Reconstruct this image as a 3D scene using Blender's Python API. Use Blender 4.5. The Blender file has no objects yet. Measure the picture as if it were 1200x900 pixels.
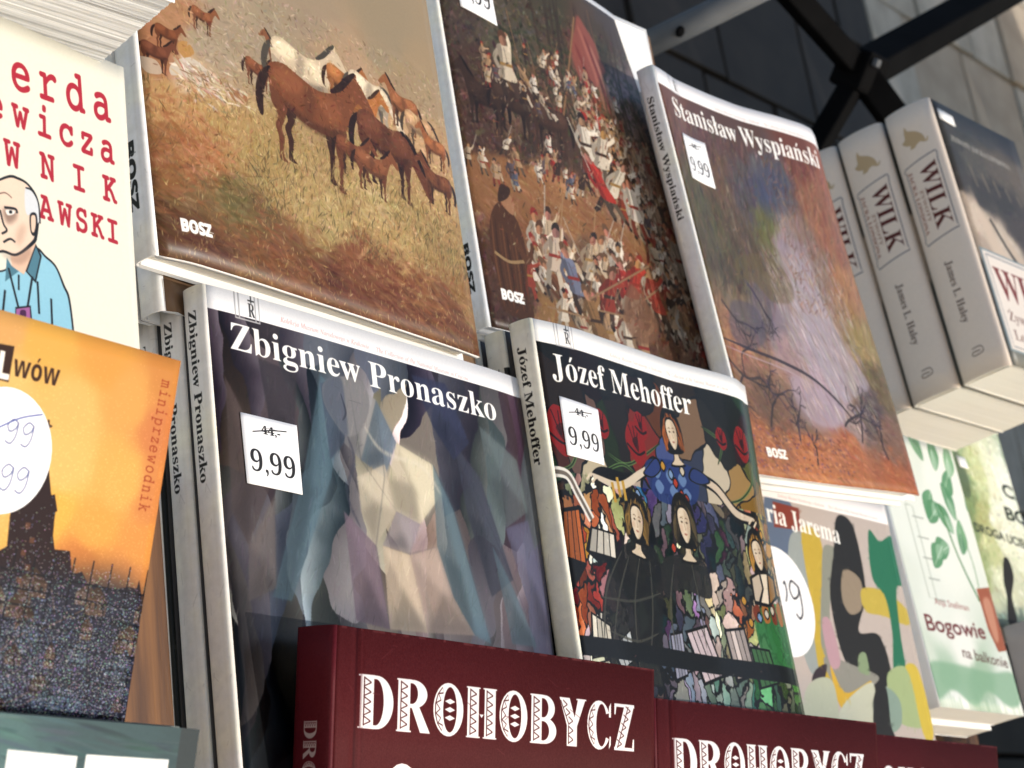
import bpy, bmesh, math, random
import numpy as np
from mathutils import Matrix, Vector
random.seed(4)
SC = bpy.context.scene
COL = SC.collection

# ------------------------------------------------------------------ camera, sky, sun, exposure
CR, CU, CF = (0.61747, -0.697122, 0.36435),(-0.162126, 0.340463, 0.926175),(0.769705, 0.630956, -0.097204)
cd = bpy.data.cameras.new('camera'); cam = bpy.data.objects.new('camera', cd); COL.objects.link(cam)
cd.sensor_width = 36.0; cd.sensor_fit = 'HORIZONTAL'; cd.lens = 36.0 * 2468.26 / 1200.0
cd.clip_start = 0.05; cd.clip_end = 200
cd.dof.use_dof = True; cd.dof.focus_distance = 0.93; cd.dof.aperture_fstop = 25.0
cam.matrix_world = Matrix(((CR[0], CU[0], -CF[0], 0), (CR[1], CU[1], -CF[1], 0), (CR[2], CU[2], -CF[2], 1.45), (0, 0, 0, 1)))
SC.camera = cam
SUN_AZ = math.radians(32.0)      # turned from the covers' normal (-Y) towards +X
SUN_EL = math.radians(15.0)
sdir = Vector((math.sin(SUN_AZ) * math.cos(SUN_EL), -math.cos(SUN_AZ) * math.cos(SUN_EL), math.sin(SUN_EL)))
sl = bpy.data.lights.new('sun', 'SUN'); sl.energy = 2.0; sl.angle = math.radians(0.6); sl.color = (1.0, 0.965, 0.915)
so = bpy.data.objects.new('sun', sl); COL.objects.link(so); so.rotation_euler = sdir.to_track_quat('Z', 'Y').to_euler()
so.location = (3, -4, 4)
wd = bpy.data.worlds.new('World'); SC.world = wd; wd.use_nodes = True
wn = wd.node_tree; bg = wn.nodes['Background']
sky = wn.nodes.new('ShaderNodeTexSky'); sky.sky_type = 'NISHITA'; sky.sun_disc = False
sky.sun_elevation = SUN_EL; sky.sun_rotation = math.atan2(sdir.x, sdir.y)
wn.links.new(sky.outputs[0], bg.inputs['Color']); bg.inputs['Strength'].default_value = 0.15
SC.view_settings.view_transform = 'Standard'; SC.view_settings.look = 'None'
SC.view_settings.exposure = 0.58; SC.view_settings.gamma = 1.0

# ------------------------------------------------------------------ glyph outlines
def mathstr(s, up, lo, dig):
    r = ''
    for ch in s:
        if ch == 'h' and lo == 0x1D44E: r += chr(0x210E); continue
        if 'A' <= ch <= 'Z': r += chr(up + ord(ch) - 65)
        elif 'a' <= ch <= 'z': r += chr(lo + ord(ch) - 97)
        elif dig and ch.isdigit(): r += chr(dig + int(ch))
        else: r += ch
    return r
FONTS = {'serif': (0x1D400, 0x1D41A, 0x1D7CE), 'mono': (0x1D670, 0x1D68A, 0x1D7F6), 'sans': (0x1D5D4, 0x1D5EE, 0x1D7EC),
         'ital': (0x1D434, 0x1D44E, 0)}
BASE = {'ó': 'o', 'ł': 'l', 'ń': 'n', 'ś': 's', 'ż': 'z', 'Ż': 'Z', 'ź': 'z', 'ć': 'c', 'ą': 'a', 'ę': 'e'}
_gc = {}
def raw_outline(s, off):
    """signed boundary edges (n,4) of a string set with the built-in font, em units"""
    k = (s, off)
    if k in _gc: return _gc[k]
    c = bpy.data.curves.new('tmp', 'FONT'); c.body = s; c.size = 1.0; c.resolution_u = 5; c.offset = off
    o = bpy.data.objects.new('tmp', c); COL.objects.link(o)
    dg = bpy.context.evaluated_depsgraph_get(); ev = o.evaluated_get(dg); me = ev.to_mesh()
    co = np.empty(len(me.vertices) * 3); me.vertices.foreach_get('co', co); co = co.reshape(-1, 3)[:, :2]
    cnt = {}
    for p in me.polygons:
        vs = list(p.vertices)
        if p.normal.z < 0: vs = vs[::-1]
        for a, b in zip(vs, vs[1:] + vs[:1]):
            if (b, a) in cnt: del cnt[(b, a)]
            else: cnt[(a, b)] = 1
    E = np.array([(co[a][0], co[a][1], co[b][0], co[b][1]) for a, b in cnt]) if cnt else np.zeros((0, 4))
    ev.to_mesh_clear(); bpy.data.objects.remove(o); bpy.data.curves.remove(c)
    _gc[k] = E; return E
def poly_edges(P):
    P = np.asarray(P, float); Q = np.roll(P, -1, 0); return np.hstack([P, Q])
def outline(s, font='serif', off=0.0, track=0.0):
    """edges with diacritics composed, normalised so that cap height = 1, ink starts at x = 0"""
    tr = (lambda t: mathstr(t, *FONTS[font])) if font in FONTS else (lambda t: t)
    base = ''.join(BASE.get(c, c) for c in s)
    H = raw_outline(tr('H'), 0.0); cap = H[:, 1].max()
    if track:
        parts = []; x = 0
        for c in base:
            if c == ' ': x += 0.3 + track; continue
            e = raw_outline(tr(c), off).copy(); mn = e[:, 0].min(); mx = max(e[:, 0].max(), e[:, 2].max())
            e[:, [0, 2]] += x - mn; x += mx - mn + track; parts.append(e)
        E = np.vstack(parts)
    else:
        E = raw_outline(tr(base), off).copy()
    acc = []
    for i, c in enumerate(s):
        if c in BASE:
            pre = raw_outline(tr(base[:i + 1]), off); one = raw_outline(tr(base[i]), off)
            x1 = pre[:, [0, 2]].max(); x0 = x1 - (one[:, [0, 2]].max() - one[:, 0].min()); cx = (x0 + x1) / 2
            top = one[:, 1].max()
            if c == 'ł': acc.append(poly_edges([(x0 - .02, .28), (x1 + .03, .44), (x1 + .03, .50), (x0 - .02, .34)]))
            elif c in 'żŻ': acc.append(poly_edges([(cx - .05, top + .06), (cx + .05, top + .06), (cx + .05, top + .15), (cx - .05, top + .15)]))
            elif c in 'ąę': acc.append(poly_edges([(cx, 0), (cx - .02, -.14), (cx + .1, -.17), (cx + .12, -.13), (cx + .05, -.1), (cx + .07, 0)]))
            else: acc.append(poly_edges([(cx - .05, top + .05), (cx + .01, top + .05), (cx + .12, top + .2), (cx + .02, top + .2)]))
    if acc: E = np.vstack([E] + acc)
    E = E.copy(); E[:, [0, 2]] -= E[:, [0, 2]].min(); return E / cap

# ------------------------------------------------------------------ raster painter (prints on covers)
_r = np.random.default_rng(11)
def lattice(h, w, cell, seed):
    rg = np.random.default_rng(seed); gh, gw = int(h / cell) + 3, int(w / cell) + 3
    g = rg.random((gh, gw)).astype(np.float32)
    y = np.arange(h) / cell; x = np.arange(w) / cell
    yi = y.astype(int); xi = x.astype(int); fy = y - yi; fx = x - xi
    fy = (fy * fy * (3 - 2 * fy))[:, None]; fx = (fx * fx * (3 - 2 * fx))[None]
    a = g[yi][:, xi]; b = g[yi][:, xi + 1]; c = g[yi + 1][:, xi]; d = g[yi + 1][:, xi + 1]
    return ((a * (1 - fx) + b * fx) * (1 - fy) + (c * (1 - fx) + d * fx) * fy).astype(np.float32)
def fbm(h, w, cell, seed, octv=4):
    s = 0; a = .5
    for i in range(octv):
        s = s + a * lattice(h, w, max(cell, 1.2), seed + i * 7); a *= .5; cell /= 2
    return s / (1 - .5 ** octv) - .5
class Cv:
    def __init__(s, Wm, Hm, ppm=3600, col=(250, 250, 248)):
        s.w, s.h = max(8, int(Wm * ppm)), max(8, int(Hm * ppm))
        s.a = np.empty((s.h, s.w, 3), np.float32); s.a[:] = np.array(col, np.float32)
    def P(s, L): return [(p[0] * s.w, p[1] * s.h) for p in L]
    def field(s, L, p=2.6, warp=0.05, seed=1, x0=0, y0=0, x1=1, y1=1):
        """smooth colour layout from scattered colour samples (u, v, r, g, b)"""
        q = 3; X0, X1, Y0, Y1 = int(x0 * s.w), int(x1 * s.w), int(y0 * s.h), int(y1 * s.h)
        hh, ww = (Y1 - Y0) // q + 1, (X1 - X0) // q + 1
        yy, xx = np.mgrid[0:hh, 0:ww].astype(np.float32)
        xx = xx * q + X0; yy = yy * q + Y0; k = warp * s.w
        xx += k * (fbm(hh, ww, 40, seed) * 2 + fbm(hh, ww, 12, seed + 50)); yy += k * (fbm(hh, ww, 40, seed + 9) * 2 + fbm(hh, ww, 12, seed + 60))
        num = np.zeros((hh, ww, 3), np.float32); den = np.zeros((hh, ww, 1), np.float32)
        for u, v, r, g, b in L:
            d = ((xx - u * s.w) ** 2 + (yy - v * s.h) ** 2) / (s.w * s.w) + 2e-5
            wgt = (d ** -p)[..., None]; num += wgt * np.array((r, g, b), np.float32); den += wgt
        c = num / den
        c = np.repeat(np.repeat(c, q, 0), q, 1)[:Y1 - Y0, :X1 - X0]
        c[1:-1, 1:-1] = (c[:-2, 1:-1] + c[2:, 1:-1] + c[1:-1, :-2] + c[1:-1, 2:] + c[1:-1, 1:-1]) / 5
        s.a[Y0:Y1, X0:X1] = c
    def cover(s, E):
        """antialiased coverage of signed edges in canvas px -> (mask, y0, x0)"""
        E = np.asarray(E, float)
        if len(E) == 0: return None
        xa = max(0, int(math.floor(min(E[:, 0].min(), E[:, 2].min()))) - 1); xb = min(s.w, int(max(E[:, 0].max(), E[:, 2].max())) + 3)
        ya = max(0, int(math.floor(min(E[:, 1].min(), E[:, 3].min())))); yb = min(s.h, int(max(E[:, 1].max(), E[:, 3].max())) + 2)
        if xb <= xa or yb <= ya: return None
        S = 4; n = (yb - ya) * S
        e = E[np.abs(E[:, 1] - E[:, 3]) > 1e-9]
        up = e[:, 3] > e[:, 1]; lo = np.where(up, e[:, 1], e[:, 3]); hi = np.where(up, e[:, 3], e[:, 1])
        i0 = np.ceil((lo - ya) * S - .5).astype(int); i1 = np.ceil((hi - ya) * S - .5).astype(int)
        i0 = np.clip(i0, 0, n); i1 = np.clip(i1, 0, n); cnt = i1 - i0; k = cnt > 0
        e, i0, cnt, up = e[k], i0[k], cnt[k], up[k]
        if len(e) == 0: return None
        idx = np.repeat(np.arange(len(e)), cnt); st = np.cumsum(cnt) - cnt
        row = np.arange(cnt.sum()) - np.repeat(st, cnt) + np.repeat(i0, cnt)
        y = ya + (row + .5) / S; ee = e[idx]
        x = ee[:, 0] + (y - ee[:, 1]) * (ee[:, 2] - ee[:, 0]) / (ee[:, 3] - ee[:, 1])
        x = np.clip(x - xa, 0, xb - xa - 1e-3); wsg = np.where(up[idx], 1.0, -1.0)
        xi = x.astype(int); fr = x - xi
        acc = np.zeros((n, xb - xa + 2)); np.add.at(acc, (row, xi), wsg * (1 - fr)); np.add.at(acc, (row, xi + 1), wsg * fr)
        m = np.clip(np.abs(np.cumsum(acc, 1)), 0, 1)[:, :xb - xa].reshape(yb - ya, S, xb - xa).mean(1)
        return m.astype(np.float32), ya, xa
    def blend(s, m, ya, xa, col, alpha=1.0):
        v = s.a[ya:ya + m.shape[0], xa:xa + m.shape[1]]; mm = (m * alpha)[..., None]
        v += mm * (np.asarray(col, np.float32) - v)
    def fill(s, E, col, alpha=1.0, soft=0):
        r = s.cover(E)
        if r is None: return
        m, ya, xa = r
        if soft:
            k = int(soft); pad = k * 2
            M = np.zeros((min(s.h, ya + m.shape[0] + pad) - max(0, ya - pad), min(s.w, xa + m.shape[1] + pad) - max(0, xa - pad)), np.float32)
            y2, x2 = max(0, ya - pad), max(0, xa - pad); M[ya - y2:ya - y2 + m.shape[0], xa - x2:xa - x2 + m.shape[1]] = m
            for _ in range(2):
                for ax in (0, 1):
                    c = np.cumsum(np.pad(M, [(k + 1, k) if i == ax else (0, 0) for i in (0, 1)], mode='edge'), ax)
                    M = (c[2 * k + 1:] - c[:-2 * k - 1]) / (2 * k + 1) if ax == 0 else (c[:, 2 * k + 1:] - c[:, :-2 * k - 1]) / (2 * k + 1)
            m, ya, xa = M, y2, x2
        s.blend(m, ya, xa, col, alpha)
    def poly(s, L, col, alpha=1.0, soft=0, smooth=True):
        P = s.P(L)
        if smooth: P = spline(P, True)
        s.fill(poly_edges(P), col, alpha, soft)
    def line(s, L, wd, col, alpha=1.0, taper=False, smooth=True, soft=0):
        P = s.P(L)
        if smooth and len(P) > 2: P = spline(P, False)
        P = np.array(P, float); T = np.gradient(P, axis=0); T /= np.linalg.norm(T, axis=1, keepdims=True) + 1e-9
        N = np.stack([-T[:, 1], T[:, 0]], 1); k = np.linspace(0, 1, len(P))
        ww = wd * s.w * .5 * ((np.sin(k * math.pi) ** .5 * .9 + .1) if taper else np.ones(len(P)))
        s.fill(poly_edges(np.vstack([P + N * ww[:, None], (P - N * ww[:, None])[::-1]])), col, alpha, soft)
    def text(s, t, p0, p1, cap, col, font='serif', off=0.0, alpha=1.0, track=0.0, shear=0.0, align='fit', bold=0.0):
        """baseline from p0 to p1 (u, v); cap = cap height as a share of the cover's width"""
        E = outline(t, font, off, track); a = np.array(s.P([p0])[0]); b = np.array(s.P([p1])[0]); d = b - a; L = np.hypot(*d); d /= L
        n = np.array([d[1], -d[0]]); wx = E[:, [0, 2]].max(); sx = L / wx if align == 'fit' else cap * s.w
        X = lambda x, y: a[None] + (x * sx)[:, None] * d + (y * cap * s.w)[:, None] * n + (shear * y * cap * s.w)[:, None] * d
        for dx, dy in (((0, 0),) if not bold else ((0, 0), (bold, 0), (-bold, 0), (0, bold), (0, -bold), (bold * .7, bold * .7), (-bold * .7, -bold * .7))):
            o = np.array([dx, dy]) * s.w; s.fill(np.hstack([X(E[:, 0], E[:, 1]) + o, X(E[:, 2], E[:, 3]) + o]), col, alpha)
    def strokes(s, n, ln, wd, ang, jit=.3, cj=10, alpha=.8, box=(0, 0, 1, 1), seed=0, cols=None, gauss=False):
        """brush dabs that pick up the colour under them"""
        rg = np.random.default_rng(seed); W_, H_ = s.w, s.h
        X = (box[0] + rg.random(n) * (box[2] - box[0])) * W_; Y = (box[1] + rg.random(n) * (box[3] - box[1])) * H_
        if gauss: X = ((box[0] + box[2]) / 2 + rg.normal(size=n) * (box[2] - box[0]) / 4.5) * W_; Y = ((box[1] + box[3]) / 2 + rg.normal(size=n) * (box[3] - box[1]) / 4.5) * H_
        TH = rg.normal(size=n) * jit; L_ = ln * W_ * (.5 + rg.random(n)); WV = np.maximum(wd * W_ * (.5 + rg.random(n)), .7)
        CJ = (rg.normal(size=(n, 1)) * cj + rg.normal(size=(n, 3)) * cj * .35).astype(np.float32)
        if cols is not None: CC = np.array(cols, np.float32)[rg.integers(len(cols), size=n)] + CJ
        A = s.a
        for i in range(n):
            x, y = X[i], Y[i]; th = (ang(x / W_, y / H_) if callable(ang) else ang) + TH[i]; c_, s_ = math.cos(th), math.sin(th)
            l, wv = L_[i], WV[i]; rx, ry = int(abs(l * c_) + abs(wv * s_)) + 1, int(abs(l * s_) + abs(wv * c_)) + 1
            if not (0 <= x < W_ and 0 <= y < H_): continue
            xi, yi = int(x), int(y); x0, x1, y0, y1 = max(0, xi - rx), min(W_, xi + rx + 1), max(0, yi - ry), min(H_, yi + ry + 1)
            if x1 <= x0 or y1 <= y0: continue
            dx = np.arange(x0 - x, x1 - x - 1e-6, dtype=np.float32)[None]; dy = np.arange(y0 - y, y1 - y - 1e-6, dtype=np.float32)[:, None]
            m = np.clip(1.3 - 1.3 * (((dx * c_ + dy * s_) / l) ** 2 + ((dy * c_ - dx * s_) / wv) ** 2), 0, 1) * alpha
            v = A[y0:y1, x0:x1]; c = CC[i] if cols is not None else A[min(H_ - 1, max(0, yi)), min(W_ - 1, max(0, xi))] + CJ[i]
            m = m[:v.shape[0], :v.shape[1], None]; v += m * (np.clip(c, 0, 255) - v)
    def grain(s, amp=4, cell=2, seed=3):
        s.a += amp * 2 * fbm(s.h, s.w, cell, seed, 2)[..., None]
    def image(s, name):
        im = bpy.data.images.new(name, s.w, s.h); px = np.ones((s.h, s.w, 4), np.float32)
        q = np.clip(s.a[::-1] / 255.0, 0, 1); mx = q.max(2, keepdims=True); px[..., :3] = q * (0.82 + 0.18 * mx ** 4); im.pixels.foreach_set(px.ravel()); im.pack(); return im
def spline(P, closed, n=8):
    P = np.array(P, float); m = len(P); out = []
    rng = range(m) if closed else range(m - 1)
    for i in rng:
        g = (lambda j: P[j % m]) if closed else (lambda j: P[min(max(j, 0), m - 1)])
        a, b, c, d = g(i - 1), g(i), g(i + 1), g(i + 2)
        for t in np.arange(n) / n:
            out.append(.5 * ((2 * b) + (c - a) * t + (2 * a - 5 * b + 4 * c - d) * t * t + (3 * b - a - 3 * c + d) * t ** 3))
    if not closed: out.append(P[-1])
    return np.array(out)
def mosaic(cv, cell, seed, sx=1.0, sy=1.0, lead=.05, leadcol=(18, 16, 14), jitter=12, box=(0, 0, 1, 1), warp=.4, ang=0.0, shade=0.0, alpha=1.0):
    """Worley cells: each takes the colour under its seed point, with dark joints"""
    X0, X1, Y0, Y1 = int(box[0] * cv.w), int(box[2] * cv.w), int(box[1] * cv.h), int(box[3] * cv.h); h, w = Y1 - Y0, X1 - X0
    c = cell * cv.w; rg = np.random.default_rng(seed)
    yy, xx = np.mgrid[0:h, 0:w].astype(np.float32)
    gx = xx + warp * c * fbm(h, w, c * 1.5, seed) * 2; gy = yy + warp * c * fbm(h, w, c * 1.5, seed + 3) * 2
    ca, sa = math.cos(ang), math.sin(ang)
    a = (gx * ca + gy * sa) / (c * sx); b = (-gx * sa + gy * ca) / (c * sy)
    N = 257; jx = rg.random((N, N)).astype(np.float32); jy = rg.random((N, N)).astype(np.float32); jc = rg.normal(size=(N, N, 4)).astype(np.float32)
    ia = np.floor(a).astype(int); ib = np.floor(b).astype(int)
    f1 = np.full((h, w), 9e9, np.float32); f2 = f1.copy(); ci = np.zeros((h, w), int); cj = ci.copy(); fx = f1.copy(); fy = f1.copy()
    for di in (-1, 0, 1):
        for dj in (-1, 0, 1):
            i, j = ia + di, ib + dj; px = i + jx[i % N, j % N]; py = j + jy[i % N, j % N]
            d = np.hypot(a - px, b - py); n = d < f1
            f2 = np.where(n, f1, np.minimum(f2, d)); ci = np.where(n, i, ci); cj = np.where(n, j, cj)
            fx = np.where(n, px, fx); fy = np.where(n, py, fy); f1 = np.where(n, d, f1)
    sxp = (fx * c * sx * ca - fy * c * sy * sa); syp = (fx * c * sx * sa + fy * c * sy * ca)
    sxp = np.clip(sxp, 0, w - 1).astype(int) + X0; syp = np.clip(syp, 0, h - 1).astype(int) + Y0
    col = cv.a[syp, sxp] + jitter * jc[ci % N, cj % N, 3:4] + jitter * .4 * jc[ci % N, cj % N, :3]
    if shade: col = col + shade * (((a - fx) * jc[ci % N, cj % N, 0] + (b - fy) * jc[ci % N, cj % N, 1])[..., None])
    col = np.clip(col, 0, 255)
    if lead > 0:
        k = np.clip(((f2 - f1) - lead) / (lead * .6), 0, 1)[..., None]; col = col * k + np.array(leadcol, np.float32) * (1 - k)
    v = cv.a[Y0:Y1, X0:X1]; v += alpha * (col - v)

# ------------------------------------------------------------------ materials
def new_mat(name):
    m = bpy.data.materials.new(name); m.use_nodes = True; return m, m.node_tree, m.node_tree.nodes['Principled BSDF']
def bump(nt, bs, scale, strength, dist=.0005, detail=3):
    tc = nt.nodes.new('ShaderNodeTexCoord'); n = nt.nodes.new('ShaderNodeTexNoise'); n.inputs['Scale'].default_value = scale; n.inputs['Detail'].default_value = detail
    b = nt.nodes.new('ShaderNodeBump'); b.inputs['Strength'].default_value = strength; b.inputs['Distance'].default_value = dist
    nt.links.new(tc.outputs['Object'], n.inputs['Vector']); nt.links.new(n.outputs['Fac'], b.inputs['Height']); nt.links.new(b.outputs['Normal'], bs.inputs['Normal'])
def print_mat(name, cv, rough=.38, spec=.5, bsc=18, bst=.25, coat=0.0):
    m, nt, bs = new_mat(name); im = nt.nodes.new('ShaderNodeTexImage'); im.image = cv.image(name); im.interpolation = 'Cubic'; im.extension = 'EXTEND'
    hs = nt.nodes.new('ShaderNodeMix'); hs.data_type = 'RGBA'; hs.blend_type = 'MULTIPLY'; hs.inputs[0].default_value = 1; hs.inputs[7].default_value = (.84, .84, .84, 1)
    nt.links.new(im.outputs['Color'], hs.inputs[6]); nt.links.new(hs.outputs[2], bs.inputs['Base Color'])
    bs.inputs['Roughness'].default_value = rough; bs.inputs['Specular IOR Level'].default_value = spec * .42; bs.inputs['Coat Weight'].default_value = coat; bs.inputs['Coat Roughness'].default_value = .12
    bump(nt, bs, bsc, bst); return m
def noise_mat(name, c0, c1, scale=30, rough=.6, stretch=(1, 1, 1), spec=.3, bst=.2, bscale=200, metal=0):
    m, nt, bs = new_mat(name); tc = nt.nodes.new('ShaderNodeTexCoord'); mp = nt.nodes.new('ShaderNodeMapping'); mp.inputs['Scale'].default_value = stretch
    n = nt.nodes.new('ShaderNodeTexNoise'); n.inputs['Scale'].default_value = scale; n.inputs['Detail'].default_value = 6
    r = nt.nodes.new('ShaderNodeValToRGB'); r.color_ramp.elements[0].position = .35; r.color_ramp.elements[1].position = .65
    r.color_ramp.elements[0].color = (*c0, 1); r.color_ramp.elements[1].color = (*c1, 1)
    nt.links.new(tc.outputs['Object'], mp.inputs[0]); nt.links.new(mp.outputs[0], n.inputs['Vector']); nt.links.new(n.outputs['Fac'], r.inputs[0]); nt.links.new(r.outputs[0], bs.inputs['Base Color'])
    b = nt.nodes.new('ShaderNodeBump'); b.inputs['Strength'].default_value = bst; b.inputs['Distance'].default_value = .0006
    n2 = nt.nodes.new('ShaderNodeTexNoise'); n2.inputs['Scale'].default_value = bscale; nt.links.new(mp.outputs[0], n2.inputs['Vector']); nt.links.new(n2.outputs['Fac'], b.inputs['Height']); nt.links.new(b.outputs[0], bs.inputs['Normal'])
    bs.inputs['Roughness'].default_value = rough; bs.inputs['Specular IOR Level'].default_value = spec; bs.inputs['Metallic'].default_value = metal; return m
M_PAPER = noise_mat('jacket_paper', (.78, .775, .765), (.84, .835, .83), 12, .4, spec=.4, bst=.1)
M_CREAM = noise_mat('cream_board', (.72, .69, .62), (.78, .75, .69), 14, .5, bst=.1)
M_PAGES = noise_mat('white_pages', (.66, .65, .625), (.84, .83, .81), 6, .8, (1, 300, 1), .1, .6, 60)
M_PAGES_C = noise_mat('cream_pages', (.74, .705, .63), (.84, .81, .74), 6, .8, (1, 260, 1), .1, .5, 60)
M_PAGES_G = noise_mat('grey_pages', (.40, .41, .42), (.82, .83, .83), 3.5, .8, (1, 190, 1), .1, .9, 30)
M_BURG = noise_mat('burgundy_cloth', (.105, .018, .026), (.135, .026, .036), 40, .55, spec=.35, bst=.5, bscale=900)
M_TEALE = noise_mat('teal_board', (.05, .08, .085), (.09, .13, .135), 30, .5)
M_WOOD = noise_mat('varnished_wood', (.085, .032, .008), (.36, .17, .045), 9, .4, (14, 14, .9), .5, .3, 60)
M_WOOD2 = noise_mat('varnished_wood_dark', (.05, .018, .006), (.20, .085, .022), 9, .4, (14, 14, .9), .5, .3, 60)
M_DARK = noise_mat('black_metal', (.0015, .0015, .0018), (.003, .003, .0035), 20, .8, spec=.04)
M_GREYM = noise_mat('grey_tube', (.075, .08, .088), (.10, .106, .115), 20, .7, spec=.2)

# ------------------------------------------------------------------ object helpers
def mesh_obj(name, verts, faces, mats, parent=None, uvs=None, midx=None, smooth=False):
    me = bpy.data.meshes.new(name); me.from_pydata([tuple(v) for v in verts], [], faces)
    for m in mats: me.materials.append(m)
    if uvs is not None:
        ul = me.uv_layers.new(name='UVMap'); lv = np.empty(len(me.loops), np.int32); me.loops.foreach_get('vertex_index', lv)
        ul.data.foreach_set('uv', np.asarray(uvs, np.float32)[lv].ravel())
    if midx is not None: me.polygons.foreach_set('material_index', np.asarray(midx, np.int32))
    if smooth: me.polygons.foreach_set('use_smooth', np.ones(len(me.polygons), bool))
    me.update(); o = bpy.data.objects.new(name, me); COL.objects.link(o)
    if parent is not None: o.parent = parent
    return o
def thing(name, frame, label, cat, group=None):
    o, R, U = (Vector(v) for v in frame); R.normalize(); U = (U - R * U.dot(R)).normalized(); Y = U.cross(R)
    e = bpy.data.objects.new(name, None); e.empty_display_size = .03; COL.objects.link(e)
    e.matrix_world = Matrix(((R.x, Y.x, U.x, o.x), (R.y, Y.y, U.y, o.y), (R.z, Y.z, U.z, o.z), (0, 0, 0, 1)))
    e['label'] = label; e['category'] = cat
    if group: e['group'] = group
    return e
def box_data(x0, x1, y0, y1, z0, z1):
    v = [(x, y, z) for x in (x0, x1) for y in (y0, y1) for z in (z0, z1)]
    f = [(0, 1, 3, 2), (4, 6, 7, 5), (0, 4, 5, 1), (2, 3, 7, 6), (0, 2, 6, 4), (1, 5, 7, 3)]; return v, f
def bevel(o, w=.0006, seg=2):
    b = o.modifiers.new('bevel', 'BEVEL'); b.width = w; b.segments = seg; b.limit_method = 'ANGLE'
def box(name, x0, x1, y0, y1, z0, z1, mat, parent=None, bw=0):
    v, f = box_data(x0, x1, y0, y1, z0, z1); o = mesh_obj(name, v, f, [mat], parent)
    if bw: bevel(o, bw)
    return o
FLAT = lambda u, v: 0.0
def sheet(name, Wd, Ht, disp, th, mats, parent, nx=40, ny=24, x0=0.0, quad=None, lift=0.0, y_off=0.0):
    """a bent sheet with real thickness; disp(u,v) pushes it towards the viewer, v runs down"""
    V = []; UVc = []; F = []; MI = []
    for side in (0, 1):
        for j in range(ny + 1):
            for i in range(nx + 1):
                a, b = i / nx, j / ny
                if quad:
                    (p0, p1, p2, p3) = quad; u = (p0[0] * (1 - a) + p1[0] * a) * (1 - b) + (p3[0] * (1 - a) + p2[0] * a) * b
                    v = (p0[1] * (1 - a) + p1[1] * a) * (1 - b) + (p3[1] * (1 - a) + p2[1] * a) * b
                else: u, v = a, b
                V.append((x0 + u * (Wd - x0), y_off - disp(u, v) - lift + side * th, Ht * (1 - v))); UVc.append((a, 1 - b))
    n = (nx + 1) * (ny + 1); id_ = lambda s, i, j: s * n + j * (nx + 1) + i
    for j in range(ny):
        for i in range(nx):
            F.append((id_(0, i, j), id_(0, i, j + 1), id_(0, i + 1, j + 1), id_(0, i + 1, j))); MI.append(0)
            F.append((id_(1, i, j), id_(1, i + 1, j), id_(1, i + 1, j + 1), id_(1, i, j + 1))); MI.append(1)
    for i in range(nx):
        F.append((id_(0, i, 0), id_(0, i + 1, 0), id_(1, i + 1, 0), id_(1, i, 0))); MI.append(1)
        F.append((id_(0, i, ny), id_(1, i, ny), id_(1, i + 1, ny), id_(0, i + 1, ny))); MI.append(1)
    for j in range(ny):
        F.append((id_(0, 0, j), id_(1, 0, j), id_(1, 0, j + 1), id_(0, 0, j + 1))); MI.append(1)
        F.append((id_(0, nx, j), id_(0, nx, j + 1), id_(1, nx, j + 1), id_(1, nx, j))); MI.append(1)
    return mesh_obj(name, V, F, mats, parent, UVc, MI, smooth=False if th > .002 and disp is FLAT else True)
def spine(name, T, Ht, bulge, mats, parent, pw=.6, th=.0012, n=14, ny=12, disp=FLAT, back_shift=0.0):
    V = []; UVc = []; F = []; MI = []
    for side in (0, 1):
        for j in range(ny + 1):
            for i in range(n + 1):
                t = math.pi * i / n; x = -bulge * (math.sin(t) ** pw if t < math.pi - 1e-6 and t > 0 else 0); y = T * (1 + math.cos(t)) / 2
                k = i / n; d = disp(0, j / ny)
                if side: x += th * (1.0 if 0 < i < n else 1); y = T / 2 + (y - T / 2) * max(.2, 1 - 2 * th / T)
                V.append((x, y - d * k, Ht * (1 - j / ny))); UVc.append((1 - (1 + math.cos(t)) / 2, 1 - j / ny))
    m = (n + 1) * (ny + 1); id_ = lambda s, i, j: s * m + j * (n + 1) + i
    for j in range(ny):
        for i in range(n):
            F.append((id_(0, i, j), id_(0, i, j + 1), id_(0, i + 1, j + 1), id_(0, i + 1, j))); MI.append(0)
            F.append((id_(1, i, j), id_(1, i + 1, j), id_(1, i + 1, j + 1), id_(1, i, j + 1))); MI.append(1)
    for i in range(n):
        F.append((id_(0, i, 0), id_(0, i + 1, 0), id_(1, i + 1, 0), id_(1, i, 0))); MI.append(1)
        F.append((id_(0, i, ny), id_(1, i, ny), id_(1, i + 1, ny), id_(0, i + 1, ny))); MI.append(1)
    for j in range(ny):
        F.append((id_(0, 0, j), id_(1, 0, j), id_(1, 0, j + 1), id_(0, 0, j + 1))); MI.append(1)
        F.append((id_(0, n, j), id_(0, n, j + 1), id_(1, n, j + 1), id_(1, n, j))); MI.append(1)
    return mesh_obj(name, V, F, mats, parent, UVc, MI, smooth=True)
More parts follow.
